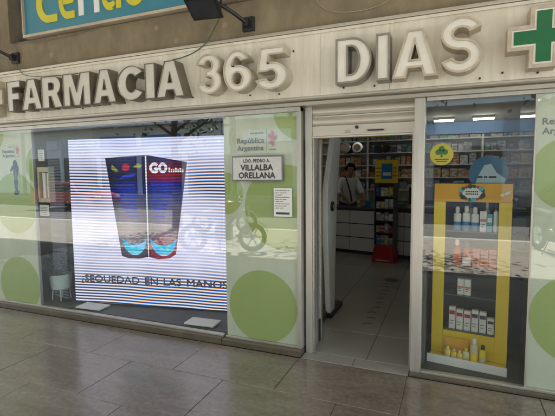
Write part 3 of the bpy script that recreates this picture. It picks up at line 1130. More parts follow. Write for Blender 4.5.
pic('tube_picture', [(0.485, 1.828), (0.653, 0.674), (0.74, 0.650), (0.88, 0.650), (0.995, 0.673), (1.003, 1.856)], m_tubeL, 1)
pic('tube_picture', [(1.009, 1.856), (1.003, 0.673), (1.12, 0.650), (1.26, 0.665), (1.343, 0.715), (1.510, 1.768)], m_tubeR, 1)
pic('cap_picture', arc(0.825, 0.90, 0.155, 0.21, 185, 355, 16) + arc(0.825, 0.915, 0.15, 0.10, 355, 185, 16), m_cap, 2)
pic('cap_picture', arc(1.19, 0.90, 0.165, 0.21, 185, 355, 16) + arc(1.19, 0.915, 0.155, 0.10, 355, 185, 16), m_cap, 2)
pic('tube_edge', [(0.996, 1.84), (0.994, 0.70), (1.004, 0.70), (1.014, 1.84)], m_ledwhite, 2)
text_mesh('G', 0.105, 1.055, 1.655, -0.003, m_ledwhite, parent=scr, width=0.093, bold=0.010)
text_mesh('O', 0.105, 1.168, 1.655, -0.003, m_ledwhite, parent=scr, width=0.093, bold=0.010)
mb = MB()
for j in range(7):
    mb.box(1.285 + 0.027 * j, 1.285 + 0.027 * j + 0.018, -0.003, -0.0025, 1.655, 1.655 + (0.055, 0.036, 0.036, 0.05, 0.036, 0.046, 0.036)[j])
mb.build('small_print', m_ledwhite, scr)
for k in range(9):      # rows of unreadable small print on both tubes
    z = 1.50 - 0.045 * k
    w = 0.25 - 0.012 * k
    o = MB()
    for j in range(8):
        a = 0.60 + 0.018 * k + j * w / 8
        o.box(a, a + w / 8 * random.uniform(0.5, 0.85), -0.003, -0.0025, z, z + 0.020)
    o.build('small_print', m_ledblue, scr)
    o = MB()
    for j in range(8):
        a = 1.07 + j * w / 8
        o.box(a, a + w / 8 * random.uniform(0.5, 0.85), -0.003, -0.0025, z, z + 0.020)
    o.build('small_print', m_ledblue, scr)
pic('logo_mark', [(0.70, 1.69), (0.74, 1.67), (0.79, 1.69), (0.80, 1.74), (0.75, 1.76), (0.71, 1.75)], m_ledred, 2)
pic('logo_mark', [(0.56, 1.70), (0.62, 1.66), (0.66, 1.67), (0.62, 1.71), (0.57, 1.75)], m_ledyel, 2)
pic('logo_mark', [(0.84, 1.72), (0.92, 1.70), (0.96, 1.74), (0.90, 1.76)], m_ledyel, 2)
pic('logo_mark', [(0.66, 1.58), (0.80, 1.60), (0.88, 1.63), (0.86, 1.65), (0.70, 1.62)], m_ledblue, 2)
words = ['¿SEQUEDAD', 'EN', 'LAS', 'MANOS?']
ws = [text_width(w) for w in words]
kx = (1.91 - 0.075 * 3) / sum(ws)
ux = 0.095
for w, l in zip(words, ws):
    text_mesh(w, 0.085, ux, 0.345, -0.003, m_ledtext, name='caption_word', parent=scr, width=l * kx, bold=0.002)
    ux += l * kx + 0.075
for p, lb in (((-3.86, 0.19), 'white foot plate lying under the left part of the screen'), ((-2.36, 0.20), 'white foot plate lying under the right end of the screen')):
    e = empty('foot_plate', (p[0], p[1], 0.071), R(3), label=lb, cat='plate', group='white foot plates under the screen')
    box('plate', m_white, e, -0.17, 0.17, -0.085, 0.10, 0.012, 0.030, 0.004)
    for sx in (-0.13, 0.13):
        box('foot', m_black, e, sx - 0.02, sx + 0.02, -0.03, 0.03, 0.0, 0.0118)

# ------------------------------------------------------------------ small things in the left window
bx = empty('wall_rack', (-4.385, 0.10, 1.32), label='pale wooden rack holding two white leaflets beside the screen', cat='rack')
for a, b, c, d in ((-0.095, -0.075, 0, 0.41), (0.075, 0.095, 0, 0.41), (-0.075, 0.075, 0, 0.05), (-0.075, 0.075, 0.35, 0.41)):
    box('frame_bar', m_wood, bx, a, b, -0.045, 0.03, c, d, 0.003)
box('back', m_darkwall, bx, -0.075, 0.075, 0.018, 0.03, 0.05, 0.35)
box('leaflet', m_offwhite, bx, -0.03, 0.015, -0.03, 0.010, 0.051, 0.345)
box('leaflet', m_white, bx, 0.028, 0.068, -0.02, 0.012, 0.051, 0.34)
nt_ = tag(box('taped_notice', m_offwhite, None, -4.43, -4.33, 0.041, 0.0425, 1.80, 1.93), 'small white notice taped to the glass above the wooden rack', 'notice')
for k in range(5):
    box('print_line', m_greyprint, nt_, -4.42, -4.35 - 0.01 * (k % 3), 0.0395, 0.0405, 1.82 + 0.02 * k, 1.826 + 0.02 * k)
nt_ = tag(box('taped_notice', m_offwhite, None, -4.45, -4.30, 0.041, 0.0425, 1.16, 1.29), 'white notice taped to the glass below the wooden rack', 'notice')
for k in range(5):
    box('print_line', m_greyprint, nt_, -4.44, -4.33 - 0.012 * (k % 2), 0.0395, 0.0405, 1.18 + 0.02 * k, 1.186 + 0.02 * k)
m_silver = M('silver_card', (0.45, 0.46, 0.48), rough=0.3, metal=0.4, var=0.15, scale=10)
tag(box('silver_panel', m_silver, None, -4.50, -4.28, 0.50, 0.52, 1.30, 1.70, 0.003), 'silver grey card hanging behind the glass left of the screen', 'card')
pl = empty('potted_plant', (-4.52, 0.33, 0.071), label='round dark green plant in a white pot on thin legs', cat='plant')
MB().lathe([(0.085, 0.13), (0.115, 0.15), (0.135, 0.33), (0.125, 0.33), (0.11, 0.30)], (0, 0, 0), 24).build('pot', m_white, pl, smooth=True)
for k in range(4):
    t = R(45 + 90 * k)
    MB().tube([(0.09 * math.cos(t), 0.09 * math.sin(t), 0.18), (0.105 * math.cos(t), 0.105 * math.sin(t), 0.0)], 0.008, 6).build('leg', m_offwhite, pl)
mb = MB()
rng = random.Random(3)
for k in range(900):
    d = Vector((rng.gauss(0, 1), rng.gauss(0, 1), rng.gauss(0, 1))).normalized()
    p = d * 0.16 * rng.uniform(0.55, 1.0) + Vector((0, 0, 0.44))
    if p.z < 0.31:
        continue
    t = d.cross(Vector((rng.random(), rng.random(), rng.random()))).normalized() * 0.018
    q = (d * 0.7 + Vector((0, 0, 0.4))).normalized() * 0.05
    mb.add([p - t * 0.4, p + q * 0.5 - t, p + q, p + q * 0.5 + t], [(0, 1, 2, 3)])
mb.build('foliage', m_leaf, pl)

# ------------------------------------------------------------------ column clad in printed film
cl = empty('clad_column', (-1.6, 0, 0), label='column clad in pale green film with large green discs between screen and door', cat='column')
child(box('core', m_frame, None, -1.975, -1.215, 0.052, 0.24, 0.055, 2.204, 0.004), cl)
film(cl, -1.975, -1.245, 0.075, 2.164, 0.046, [(-1.60, 0.395, 0.345), (-1.38, 1.33, 0.385), (-1.20, 2.19, 0.27), (-1.98, 1.45, 0.20)])
child(box('glass_cover', g_pane, None, -1.985, -1.244, 0.030, 0.037, 0.075, 2.163), cl)
child(box('edge_strip', m_frame, None, -1.243, -1.205, 0.022, 0.245, 0.055, 2.203, 0.002), cl)
child(box('base', m_plinth, None, -1.998, -1.203, -0.033, 0.26, 0.0, 0.054, 0.004), cl)
child(box('base_bead', m_frame, None, -1.985, -1.2435, 0.022, 0.045, 0.0555, 0.074, 0.002), cl)
republic(cl, -1.83, 1.845, 0.0405, 0.045, 0.27)
pq = empty('name_plaque', (-1.62, 0.026, 1.57), label='marble name plaque with dark frame and capital lettering on the column', cat='plaque')
m_marble = M('grey_marble', (0.62, 0.61, 0.57), rough=0.35, var=0.10, scale=14)
child(box('plaque_frame', M('pewter', (0.20, 0.20, 0.19), rough=0.4, metal=0.6), None, -1.875, -1.368, 0.012, 0.0295, 1.568, 1.795, 0.003), pq)
child(box('plaque_face', m_marble, None, -1.862, -1.381, 0.008, 0.0118, 1.580, 1.783), pq)
child(text_mesh('LDO. PEDRO A.', 0.030, -1.622, 1.735, 0.0065, m_print, width=0.26, align='C', bold=0.0012), pq)
child(text_mesh('VILLALBA', 0.052, -1.622, 1.665, 0.0065, m_print, width=0.32, align='C', bold=0.003), pq)
child(text_mesh('ORELLANA', 0.052, -1.622, 1.594, 0.0065, m_print, width=0.36, align='C', bold=0.003), pq)
nz = tag(box('paper_notice', m_white, None, -1.465, -1.29, 0.0265, 0.0285, 1.25, 1.505), 'white paper notice with lines of small print under the marble plaque', 'notice')
for k in range(9):
    mb = MB()
    x = -1.45
    zz = 1.478 - 0.0195 * k
    end = -1.315 - (0.03 * ((k * 7) % 3))
    while x < end:
        w = random.uniform(0.004, 0.009)
        mb.box(x, min(x + w, end + 0.01), 0.0252, 0.0262, zz, zz + random.uniform(0.005, 0.009))
        x += w + (0.0022 if random.random() < 0.8 else 0.008)
    mb.build('print_line', m_greyprint, nz)
box('black_bar', m_print, nz, -1.445, -1.315, 0.0250, 0.0262, 1.270, 1.288)

# ------------------------------------------------------------------ doorway: jambs, roller shutter, leaves
jb = empty('door_frame', (-0.7, 0.1, 0), label='brushed aluminium frame round the open doorway', cat='door frame')
child(box('jamb', m_frame, None, -1.186, -1.125, 0.085, 0.20, 0.0, 2.204, 0.004), jb)
child(box('jamb_channel', m_trim, None, -1.124, -1.108, 0.10, 0.14, 0.002, 2.0, 0.002), jb)
child(box('jamb', m_frame, None, -0.272, -0.192, 0.005, 0.16, 0.0, 2.204, 0.004), jb)
child(box('jamb_channel', m_trim, None, -0.288, -0.273, 0.06, 0.12, 0.002, 2.0, 0.002), jb)
sh = empty('roller_shutter', (-0.7, 0.12, 1.95), label='rolled up cream metal shutter with three slats over the doorway', cat='shutter')
m_slat = M('shutter_slat', (0.66, 0.61, 0.51), rough=0.35, metal=0.35, var=0.06, scale=5, stretch=(0.4, 1, 4), dirt=(0.35, 0.3, 0.22), dirt_amt=0.35)
for k in range(4):
    z0 = 1.952 + 0.088 * k
    prof = []
    for i in range(9):
        t = i / 8
        prof.append((0.098 + 0.018 * (1 - math.sin(math.pi * min(1, t * 1.15))) if k else 0.098, z0 + 0.0015 + 0.0845 * t))
    mb = MB()
    vs, fs = [], []
    for yy, zz in prof:
        vs += [(-1.123, yy, zz), (-0.274, yy, zz)]
    for yy, zz in reversed(prof):
        vs += [(-1.123, yy + 0.01, zz), (-0.274, yy + 0.01, zz)]
    n = len(vs) // 2
    for i in range(n):
        j = (i + 1) % n
        fs.append((2 * i, 2 * j, 2 * j + 1, 2 * i + 1))
    fs.append(tuple(2 * i for i in range(n)))
    fs.append(tuple(2 * i + 1 for i in reversed(range(n))))
    child(mb.add(vs, fs).build('slat', m_slat), sh)
child(box('bottom_bar', m_slat, None, -1.123, -0.274, 0.085, 0.125, 1.935, 1.951, 0.003), sh)
child(box('pull_slot', m_trim, None, -0.66, -0.50, 0.089, 0.0975, 1.972, 1.996, 0.003), sh)
child(box('pull_slot_recess', m_black, None, -0.645, -0.515, 0.0868, 0.0885, 1.978, 1.990), sh)
child(box('latch_plate', m_trim, None, -0.835, -0.785, 0.089, 0.0975, 1.972, 1.994, 0.003), sh)
child(MB().lathe([(0.014, 0), (0.014, -0.012), (0.008, -0.016)], (-0.735, 0.098, 2.015), 14, 'y').build('lock', m_black), sh)

df = empty('door_leaf', (-1.14, 0.3, 0.005), label='grey aluminium door leaf folded open against the left jamb', cat='door')
child(box('stile', m_frame, None, -1.178, -1.138, 0.25, 0.32, 0.005, 1.95, 0.003), df)
child(box('stile', m_frame, None, -1.178, -1.138, 0.41, 0.46, 0.005, 1.95, 0.003), df)
child(box('leaf_panel', m_frame, None, -1.165, -1.152, 0.32, 0.41, 0.005, 1.95), df)
child(box('kick_plate', m_black, None, -1.150, -1.140, 0.325, 0.405, 0.01, 0.22), df)
sg = empty('grey_cabinet', (-1.27, 1.0, 0), label='waist to head high grey cabinet behind the folded door leaf', cat='cabinet')
child(box('carcass', m_offwhite, None, -1.50, -1.285, 0.70, 0.86, 0.0, 1.72, 0.004), sg)
child(box('shelf_slot', m_darkwall, None, -1.284, -1.278, 0.72, 0.84, 0.25, 0.9), sg)

# anti-theft pedestal
pd = empty('security_pedestal', (-1.25, 1.4, 0), label='tall white curved security pedestal with a round black lock inside the door', cat='security gate')
FE = [(0.05, 1.06), (0.5, 1.00), (0.9, 0.94), (1.3, 0.925), (1.5, 0.95), (1.75, 1.08), (2.03, 1.22)]
BE = [(0.05, 1.24), (0.5, 1.27), (0.9, 1.30), (1.3, 1.34), (1.75, 1.44), (2.03, 1.52)]


def lerp_tab(tab, z):
    for (z0, a), (z1, b) in zip(tab[:-1], tab[1:]):
        if z <= z1:
            return a + (b - a) * (z - z0) / (z1 - z0)
    return tab[-1][1]


zz_ = [0.05 + 1.98 * i / 20 for i in range(21)]
pts = [(lerp_tab(FE, z), z) for z in zz_]
back = [(lerp_tab(BE, z), z) for z in zz_]
loop = pts + back[::-1]
mb = MB().prism([loop], -0.03, 0.03)
mb.v = [(-1.25 - y, x, z) for x, y, z in mb.v]
child(mb.build('panel', m_white, None, 0.008), pd)
child(box('base_foot', m_black, None, -1.30, -1.20, 1.03, 1.55, 0.0, 0.052, 0.006), pd)
child(MB().lathe([(0.055, 0), (0.055, 0.02), (0.03, 0.026)], (-1.222, 1.10, 1.26), 20, 'x').build('lock', m_black), pd)
child(MB().lathe([(0.024, 0), (0.024, 0.008)], (-1.1955, 1.10, 1.26), 14, 'x').build('lock_core', m_trim), pd)
# ------------------------------------------------------------------ counter and shelves inside
ct = empty('service_counter', (-2.15, 4.93, 0), R(-13), label='long white counter with wide drawers and a dark top', cat='counter')
box('carcass', m_darkwall, ct, -1.9, 3.6, 0.02, 0.60, 0.0, 0.885)
for k in range(3):
    for j in range(5):
        box('drawer_front', m_counter, ct, -1.895 + 1.1 * j, -0.805 + 1.1 * j, 0.0, 0.0195, 0.07 + 0.273 * k, 0.325 + 0.273 * k, 0.003)
box('counter_top', m_darkwall, ct, -1.92, 3.62, -0.03, 0.62, 0.886, 0.92, 0.004)
CT = Matrix.Translation((-2.15, 4.93, 0)) @ Matrix.Rotation(R(-13), 4, 'Z')

su = empty('medicine_shelving', (-1.6, 6.4, 0), label='tall shelving full of medicine boxes behind the counter', cat='shelving')
zs_sh = [0.45, 0.85, 1.22, 1.50, 1.78, 2.06, 2.34]
for z in zs_sh:
    child(box('shelf', m_counter, None, -4.2, 2.6, 6.42, 6.85, z - 0.022, z), su)
for x in (-4.2, -3.0, -1.8, -0.6, 0.6, 1.6, 2.6):
    child(box('upright', m_counter, None, x - 0.02, x + 0.02, 6.44, 6.86, 0.0, 2.6), su)
cols = [(0.6, 0.6, 0.56), (0.5, 0.2, 0.06), (0.55, 0.42, 0.2), (0.08, 0.2, 0.4), (0.3, 0.32, 0.34), (0.4, 0.05, 0.05), (0.12, 0.3, 0.2), (0.65, 0.55, 0.1)]
boxmats = [printed(M('carton_%d' % i, c, rough=0.45, var=0.2, scale=25, rnd=0.2)) for i, c in enumerate(cols)]
bmesh_cache = {}
rb = random.Random(11)
for zi, z in enumerate(zs_sh[2:]):
    x = -2.72
    while x < 1.95:
        w, h = rb.choice(((0.07, 0.14), (0.10, 0.17), (0.12, 0.12), (0.09, 0.20), (0.14, 0.18)))
        if x > -0.62:
            w, h = w * 1.5, h * 1.1
        ci = rb.choice([0, 0, 4, 2, 1] if zi == 2 else ([1, 2, 1, 2, 0] if zi == 1 else [0, 0, 0, 4, 3, 4, 6]))
        key = (w, h, ci)
        if key not in bmesh_cache:
            mb = MB().box(-w / 2, w / 2, -0.05, 0.05, 0, h)
            me = mb.mesh('medicine_box', boxmats[ci])
            bmesh_cache[key] = me
        if min(abs(x + w / 2 - u_) for u_ in (-1.8, -0.6, 0.6, 1.6)) > w / 2 + 0.03:
            o = bpy.data.objects.new('medicine_box', bmesh_cache[key])
            COL.objects.link(o)
            o.location = (x + w / 2, 6.50 + rb.uniform(-0.01, 0.02), z)
            o.rotation_euler = (0, 0, rb.uniform(-0.08, 0.08))
            tag(o, 'small medicine box in the rows on the shelves behind the counter', 'box', 'medicine boxes on the back shelves')
        x += w + rb.uniform(0.008, 0.03)
# round tins / coils seen on the upper shelf
for k, (x, mt) in enumerate(((-2.30, m_chrome), (-2.02, m_chrome), (-1.55, m_black), (-1.36, m_black))):
    lb = ['round shiny tin on the top shelf above the pharmacist', 'second round shiny tin from the left on the top shelf',
          'first of two black round tins on the top shelf', 'second of two black round tins on the top shelf'][k]
    e = empty('round_tin', (x, 6.40, 2.20), label=lb, cat='tin')
    r = 0.13 if k < 2 else 0.085
    MB().lathe([(r, 0.0), (r, -0.06), (r * 0.92, -0.07)], (0, 0, 0), 24, 'y').build('tin_body', mt, e, smooth=True)
    MB().lathe([(r * 0.62, -0.071), (r * 0.6, -0.085), (r * 0.4, -0.088)], (0, 0, 0), 20, 'y').build('tin_lid', m_wood if k < 2 else m_black, e, smooth=True)
    e.location.z = 2.06 + r + 0.003

# header board over the shelving and the lit tubes under the ceiling
child(box('header_board', m_awning, None, -0.55, 2.6, 6.40, 6.42, 2.42, 2.66), su)
child(box('header_board', m_yellow, None, -2.9, -1.3, 6.40, 6.42, 2.42, 2.66), su)
m_lamp = bpy.data.materials.new('lit_tube')
m_lamp.use_nodes = True
_b = m_lamp.node_tree.nodes['Principled BSDF']
_b.inputs['Emission Color'].default_value = (1.0, 0.96, 0.86, 1)
_b.inputs['Emission Strength'].default_value = LAMP
for k, (x, y, lb) in enumerate(((0.56, 5.75, 'lit tube lamp on the shop ceiling seen over the yellow stand'), (-0.16, 5.75, 'lit tube lamp on the shop ceiling seen through the left of the display glass'),
                                (-3.1, 5.0, 'lit tube lamp on the shop ceiling over the counter'), (-2.5, 3.1, 'lit tube lamp on the shop ceiling behind the window display'))):
    e = empty('tube_lamp', (x, y, 2.70), label=lb, cat='lamp', group='tube lamps on the shop ceiling')
    box('fitting', m_white, e, -0.2, 0.2, -0.05, 0.05, -0.045, 0.0, 0.004)
    MB().tube([(-0.18, 0, -0.065), (0.18, 0, -0.065)], 0.016, 10).build('tube', m_lamp, e, smooth=True)

# counter-top things
mo = empty('computer_monitor', CT @ Vector((1.62, 0.30, 0.921)), R(-150), label='black computer monitor on the counter right of the red stand', cat='monitor')
box('screen_case', m_black, mo, -0.24, 0.24, -0.02, 0.02, 0.10, 0.42, 0.006)
MB().tube([(0, 0.03, 0.0), (0, 0.03, 0.2)], 0.02, 8).build('neck', m_black, mo)
MB().lathe([(0.11, 0), (0.11, 0.012), (0.05, 0.02)], (0, 0.03, 0), 18).build('foot', m_black, mo)
for k, (lx, w, h, mt) in enumerate(((0.42, 0.10, 0.20, boxmats[2]), (0.60, 0.09, 0.14, m_blueprod), (0.72, 0.12, 0.10, m_cyan), (0.95, 0.12, 0.22, boxmats[4]), (1.30, 0.16, 0.16, boxmats[6]), (1.45, 0.10, 0.24, boxmats[1]))):
    p = CT @ Vector((lx, 0.22, 0.9205))
    o = MB().box(-w / 2, w / 2, -0.05, 0.05, 0, h).build('counter_box', mt, None, 0.002)
    o.location = p
    o.rotation_euler = (0, 0, R(-13 + 6 * (k % 3)))
    tag(o, ['tan carton on the counter beside the pharmacist', 'blue carton on the counter near the tan one', 'low teal carton on the counter', 'grey carton standing behind the red floor stand',
            'dark green carton on the counter by the monitor', 'tall orange carton on the counter by the monitor'][k], 'box')

# ------------------------------------------------------------------ floor stand with red base and yellow sign
fd = empty('floor_stand', (-1.08, 4.38, 0), R(-10), label='narrow product stand with red base and yellow sign before the counter', cat='display stand')
mb = MB()
mb.add([(-0.20, -0.20, 0), (0.20, -0.20, 0), (0.20, 0.14, 0), (-0.20, 0.14, 0), (-0.165, -0.14, 0.30), (0.165, -0.14, 0.30), (0.165, 0.14, 0.30), (-0.165, 0.14, 0.30)],
       [(0, 3, 2, 1), (4, 5, 6, 7), (0, 1, 5, 4), (1, 2, 6, 5), (2, 3, 7, 6), (3, 0, 4, 7)])
mb.build('red_base', m_red, fd, 0.006)
box('base_strip', m_white, fd, -0.12, 0.12, -0.2035, -0.2005, 0.03, 0.045)
for s in (-1, 1):
    box('side_panel', m_shelf, fd, s * 0.172 - 0.008, s * 0.172 + 0.008, -0.13, 0.13, 0.301, 1.42)
box('back_panel', m_darkwall, fd, -0.163, 0.163, 0.115, 0.13, 0.301, 1.42)
for k in range(5):
    box('shelf', m_shelf, fd, -0.163, 0.163, -0.13, 0.1145, 0.301 + 0.22 * k, 0.313 + 0.22 * k)
box('yellow_sign', m_yellow, fd, -0.21, 0.21, -0.02, 0.0, 1.43, 1.84, 0.002)
box('sign_picture', m_blueprod, fd, -0.09, 0.11, -0.0235, -0.0205, 1.50, 1.78)
box('sign_picture', m_white, fd, -0.06, 0.09, -0.026, -0.024, 1.56, 1.62)
for k in range(3):
    box('sign_print', m_print, fd, -0.19, -0.10, -0.0235, -0.0205, 1.55 + 0.07 * k, 1.565 + 0.07 * k)
    box('sign_print', m_print, fd, 0.12, 0.19, -0.0235, -0.0205, 1.55 + 0.07 * k, 1.565 + 0.07 * k)
FD = Matrix.Translation((-1.08, 4.38, 0)) @ Matrix.Rotation(R(-10), 4, 'Z')
rb = random.Random(5)
pm = [boxmats[2], boxmats[0], boxmats[3], boxmats[5], boxmats[7], boxmats[4]]
shp = {}
for k in range(5):
    for j in range(4):
        w, h = 0.068, (0.12, 0.15, 0.17)[rb.randrange(3)]
        mt = rb.choice(pm)
        key = (h, mt.name)
        if key not in shp:
            shp[key] = MB().box(-w / 2, w / 2, -0.04, 0.04, 0, h).mesh('small_carton', mt)
        o = bpy.data.objects.new('small_carton', shp[key])
        COL.objects.link(o)
        o.location = FD @ Vector((-0.118 + 0.079 * j, -0.06, 0.3135 + 0.22 * k))
        o.rotation_euler = (0, 0, R(-10) + rb.uniform(-0.1, 0.1))
        tag(o, 'small carton on the shelves of the red based floor stand', 'carton', 'cartons on the floor stand')

# ------------------------------------------------------------------ pharmacist behind the counter


def skin_mesh(name, mat, verts, edges, radii, parent, root=0, sub=2):
    me = bpy.data.meshes.new(name)
    me.from_pydata(verts, edges, [])
    o = bpy.data.objects.new(name, me)
    COL.objects.link(o)
    sk = o.modifiers.new('skin', 'SKIN')
    sk.use_smooth_shade = True
    lay = me.skin_vertices[0] if me.skin_vertices else None
    if lay is None:
        bpy.context.view_layer.objects.active = o
        o.select_set(True)
        lay = me.skin_vertices[0]
    for i, r in enumerate(radii):
        rr = r if isinstance(r, tuple) else (r, r)
        lay.data[i].radius = rr
    lay.data[root].use_root = True
    sb = o.modifiers.new('sub', 'SUBSURF')
    sb.levels = sub
    sb.render_levels = sub
    dg = bpy.context.evaluated_depsgraph_get()
    m2 = bpy.data.meshes.new_from_object(o.evaluated_get(dg))
    bpy.data.objects.remove(o)
    m2.materials.clear()
    m2.materials.append(mat)
    m2.polygons.foreach_set('use_smooth', [True] * len(m2.polygons))
    q = bpy.data.objects.new(name, m2)
    COL.objects.link(q)
    q.parent = parent
    return q


ph = empty('person', (-2.06, 5.66, 0), R(20), label='person in a white coat with dark hair bending over the counter', cat='person')
# local frame: faces -y, bending forward, head turned to its left (+x) and down
V, Ed, Ra = [], [], []


def jt(p, r, link=None):
    V.append(p)
    Ra.append(r)
    if link is not None:
        Ed.append((link, len(V) - 1))
    return len(V) - 1


pel = jt((0, 0.05, 0.98), (0.16, 0.11))
sp1 = jt((0, 0.03, 1.15), (0.145, 0.10), pel)
sp2 = jt((0, -0.01, 1.34), (0.165, 0.11), sp1)
nk = jt((0, -0.045, 1.49), 0.058, sp2)
nk2 = jt((0.01, -0.075, 1.545), 0.05, nk)
hd1 = jt((0.02, -0.10, 1.615), (0.066, 0.082), nk2)
hd2 = jt((0.025, -0.11, 1.695), (0.076, 0.096), hd1)
hd3 = jt((0.025, -0.105, 1.755), (0.06, 0.075), hd2)
ARM = {}
for s in (-1, 1):
    sh_ = jt((0.17 * s, -0.02, 1.45), 0.066, sp2)
    el = jt((0.25 * s, -0.12, 1.20), 0.046, sh_)
    wr = jt((0.18 * s + 0.12, -0.36, 1.05), 0.028, el)
    pa = jt((0.175 * s + 0.13, -0.44, 1.02), (0.036, 0.018), wr)
    for f in range(4):
        ox = (-0.028 + 0.019 * f)
        ln = (0.060, 0.072, 0.068, 0.052)[f]
        k1 = jt((0.175 * s + 0.135 + ox, -0.475, 1.018), 0.0095, pa)
        k2 = jt((0.175 * s + 0.14 + ox, -0.475 - ln * 0.55, 1.008), 0.0085, k1)
        jt((0.175 * s + 0.14 + ox, -0.475 - ln, 0.985), 0.0075, k2)
    t1 = jt((0.175 * s + 0.13 - 0.045 * s, -0.43, 1.01), 0.011, pa)
    jt((0.175 * s + 0.13 - 0.06 * s, -0.465, 0.995), 0.009, t1)
    hp = jt((0.10 * s, 0.05, 0.92), 0.095, pel)
    kn = jt((0.11 * s, 0.03, 0.50), 0.062, hp)
    an = jt((0.11 * s, 0.06, 0.09), 0.042, kn)
    jt((0.12 * s, -0.10, 0.045), (0.042, 0.035), an)
skin_mesh('body', m_skin, V, Ed, Ra, ph)
# coat and trousers follow the same joints a little wider
cv = [(0, 0.05, 0.80), (0, 0.05, 0.98), (0, 0.03, 1.15), (0, -0.01, 1.34), (0, -0.045, 1.495), (-0.17, -0.02, 1.45), (-0.25, -0.12, 1.205), (-0.19, -0.2, 1.15),
      (0.17, -0.02, 1.45), (0.25, -0.12, 1.205), (0.275, -0.2, 1.15)]
skin_mesh('white_coat', m_coat, cv, [(0, 1), (1, 2), (2, 3), (3, 4), (3, 5), (5, 6), (6, 7), (3, 8), (8, 9), (9, 10)],
          [(0.20, 0.15), (0.185, 0.135), (0.172, 0.122), (0.19, 0.132), 0.07, 0.082, 0.064, 0.056, 0.082, 0.064, 0.056], ph, root=1)
tv = [(0, 0.05, 0.95), (-0.10, 0.05, 0.88), (-0.11, 0.03, 0.50), (-0.11, 0.06, 0.10), (0.10, 0.05, 0.88), (0.11, 0.03, 0.50), (0.11, 0.06, 0.10)]
skin_mesh('trousers', m_cloth, tv, [(0, 1), (1, 2), (2, 3), (0, 4), (4, 5), (5, 6)], [0.15, 0.115, 0.085, 0.075, 0.115, 0.085, 0.075], ph)
# hair: cap of short locks, brows, eyes, ears
mb = MB()
for i in range(700):
    th, phi = rng.uniform(0, 2 * math.pi), rng.uniform(0.0, 1.75)
    d = Vector((math.sin(phi) * math.cos(th), math.sin(phi) * math.sin(th), math.cos(phi)))
    if phi > 0.72 and d.y < 0.12:
        continue
    p = Vector((0.025, -0.10, 1.69)) + Vector((d.x * 0.088, d.y * 0.108, d.z * 0.108))
    t = d.cross(Vector((rng.random() - .5, rng.random() - .5, rng.random() - .5))).normalized()
    q = (d * 0.4 + t).normalized() * 0.05
    n = d.cross(t).normalized() * 0.014
    mb.add([p - n, p + n, p + q * .7 + n * .6, p + q + d * 0.004, p + q * .7 - n * .6], [(0, 1, 2, 3, 4)])
mb.build('hair', m_hair, ph)
for s in (-1, 1):
    MB().lathe([(0.004, -0.022), (0.014, -0.012), (0.016, 0.008), (0.006, 0.026)], (0.025 + s * 0.076, -0.095, 1.66), 10, sq=(0.5, 1)).build('ear', m_skin, ph, smooth=True)
    MB().lathe([(0.003, -0.007), (0.009, -0.003), (0.009, 0.003), (0.003, 0.007)], (0.03 + s * 0.031, -0.186, 1.690), 10).build('eye', m_hair, ph, smooth=True)
MB().lathe([(0.006, -0.03), (0.014, -0.012), (0.017, -0.002), (0.008, 0.006)], (0.03, -0.196, 1.665), 10).build('nose', m_skin, ph, smooth=True)
MB().tube([(0.005, -0.176, 1.615), (0.03, -0.181, 1.612), (0.055, -0.176, 1.615)], 0.007, 6).build('mouth', M('lips', (0.25, 0.09, 0.07)), ph)
MB().tube([(-0.05, 0.10, 1.46), (-0.08, 0.0, 1.535), (-0.07, -0.10, 1.49), (-0.03, -0.158, 1.34), (0.02, -0.148, 1.15), (0.05, -0.11, 0.96)], 0.016, 6).build('strap', m_cloth, ph)

# ------------------------------------------------------------------ right display window
rw = empty('display_window', (0.2, 0, 0), label='glass display window with the yellow stand right of the door', cat='window')
child(box('sill', m_plinth, None, -0.275, 1.75, -0.034, 0.0045, 0.0, 0.026, 0.003), rw)
child(box('sill_under', m_plinth, None, -0.19, 1.75, 0.005, 0.10, 0.0, 0.0255), rw)
child(box('sill_bead', m_frame, None, -0.19, 1.75, 0.0, 0.05, 0.0265, 0.044, 0.002), rw)
child(box('glass_pane', g_pane, None, -0.191, 0.536, 0.018, 0.026, 0.045, 2.174), rw)
child(box('glass_return', g_case, None, 0.538, 0.546, 0.028, 0.74, 0.045, 2.174), rw)
child(box('corner_bead', m_frame, None, 0.5365, 0.5475, 0.016, 0.0275, 0.045, 2.174), rw)
child(box('glass_pane', g_pane, None, 0.548, 1.75, 0.018, 0.026, 0.045, 2.174), rw)
film(rw, 0.549, 1.75, 0.045, 2.174, 0.032, [(0.885, 0.585, 0.335), (0.78, 1.62, 0.26), (1.3, 1.3, 0.33)])
republic(rw, 0.585, 1.895, 0.030, 0.045, 0.27)
dk = empty('display_base', (0.2, 0.1, 0), label='dark deck and low back board of the right display window', cat='platform')
child(box('deck', m_sidefloor, None, -0.19, 1.75, 0.101, 0.90, 0.0, 0.030), dk)
child(box('back_board', m_darkwall, None, -0.17, 1.75, 0.90, 0.94, 0.0, 0.9), dk)
child(box('side_board', M('grey_side_board', (0.10, 0.10, 0.095), rough=0.5), None, -0.19, -0.17, 0.17, 0.899, 0.031, 0.9), dk)
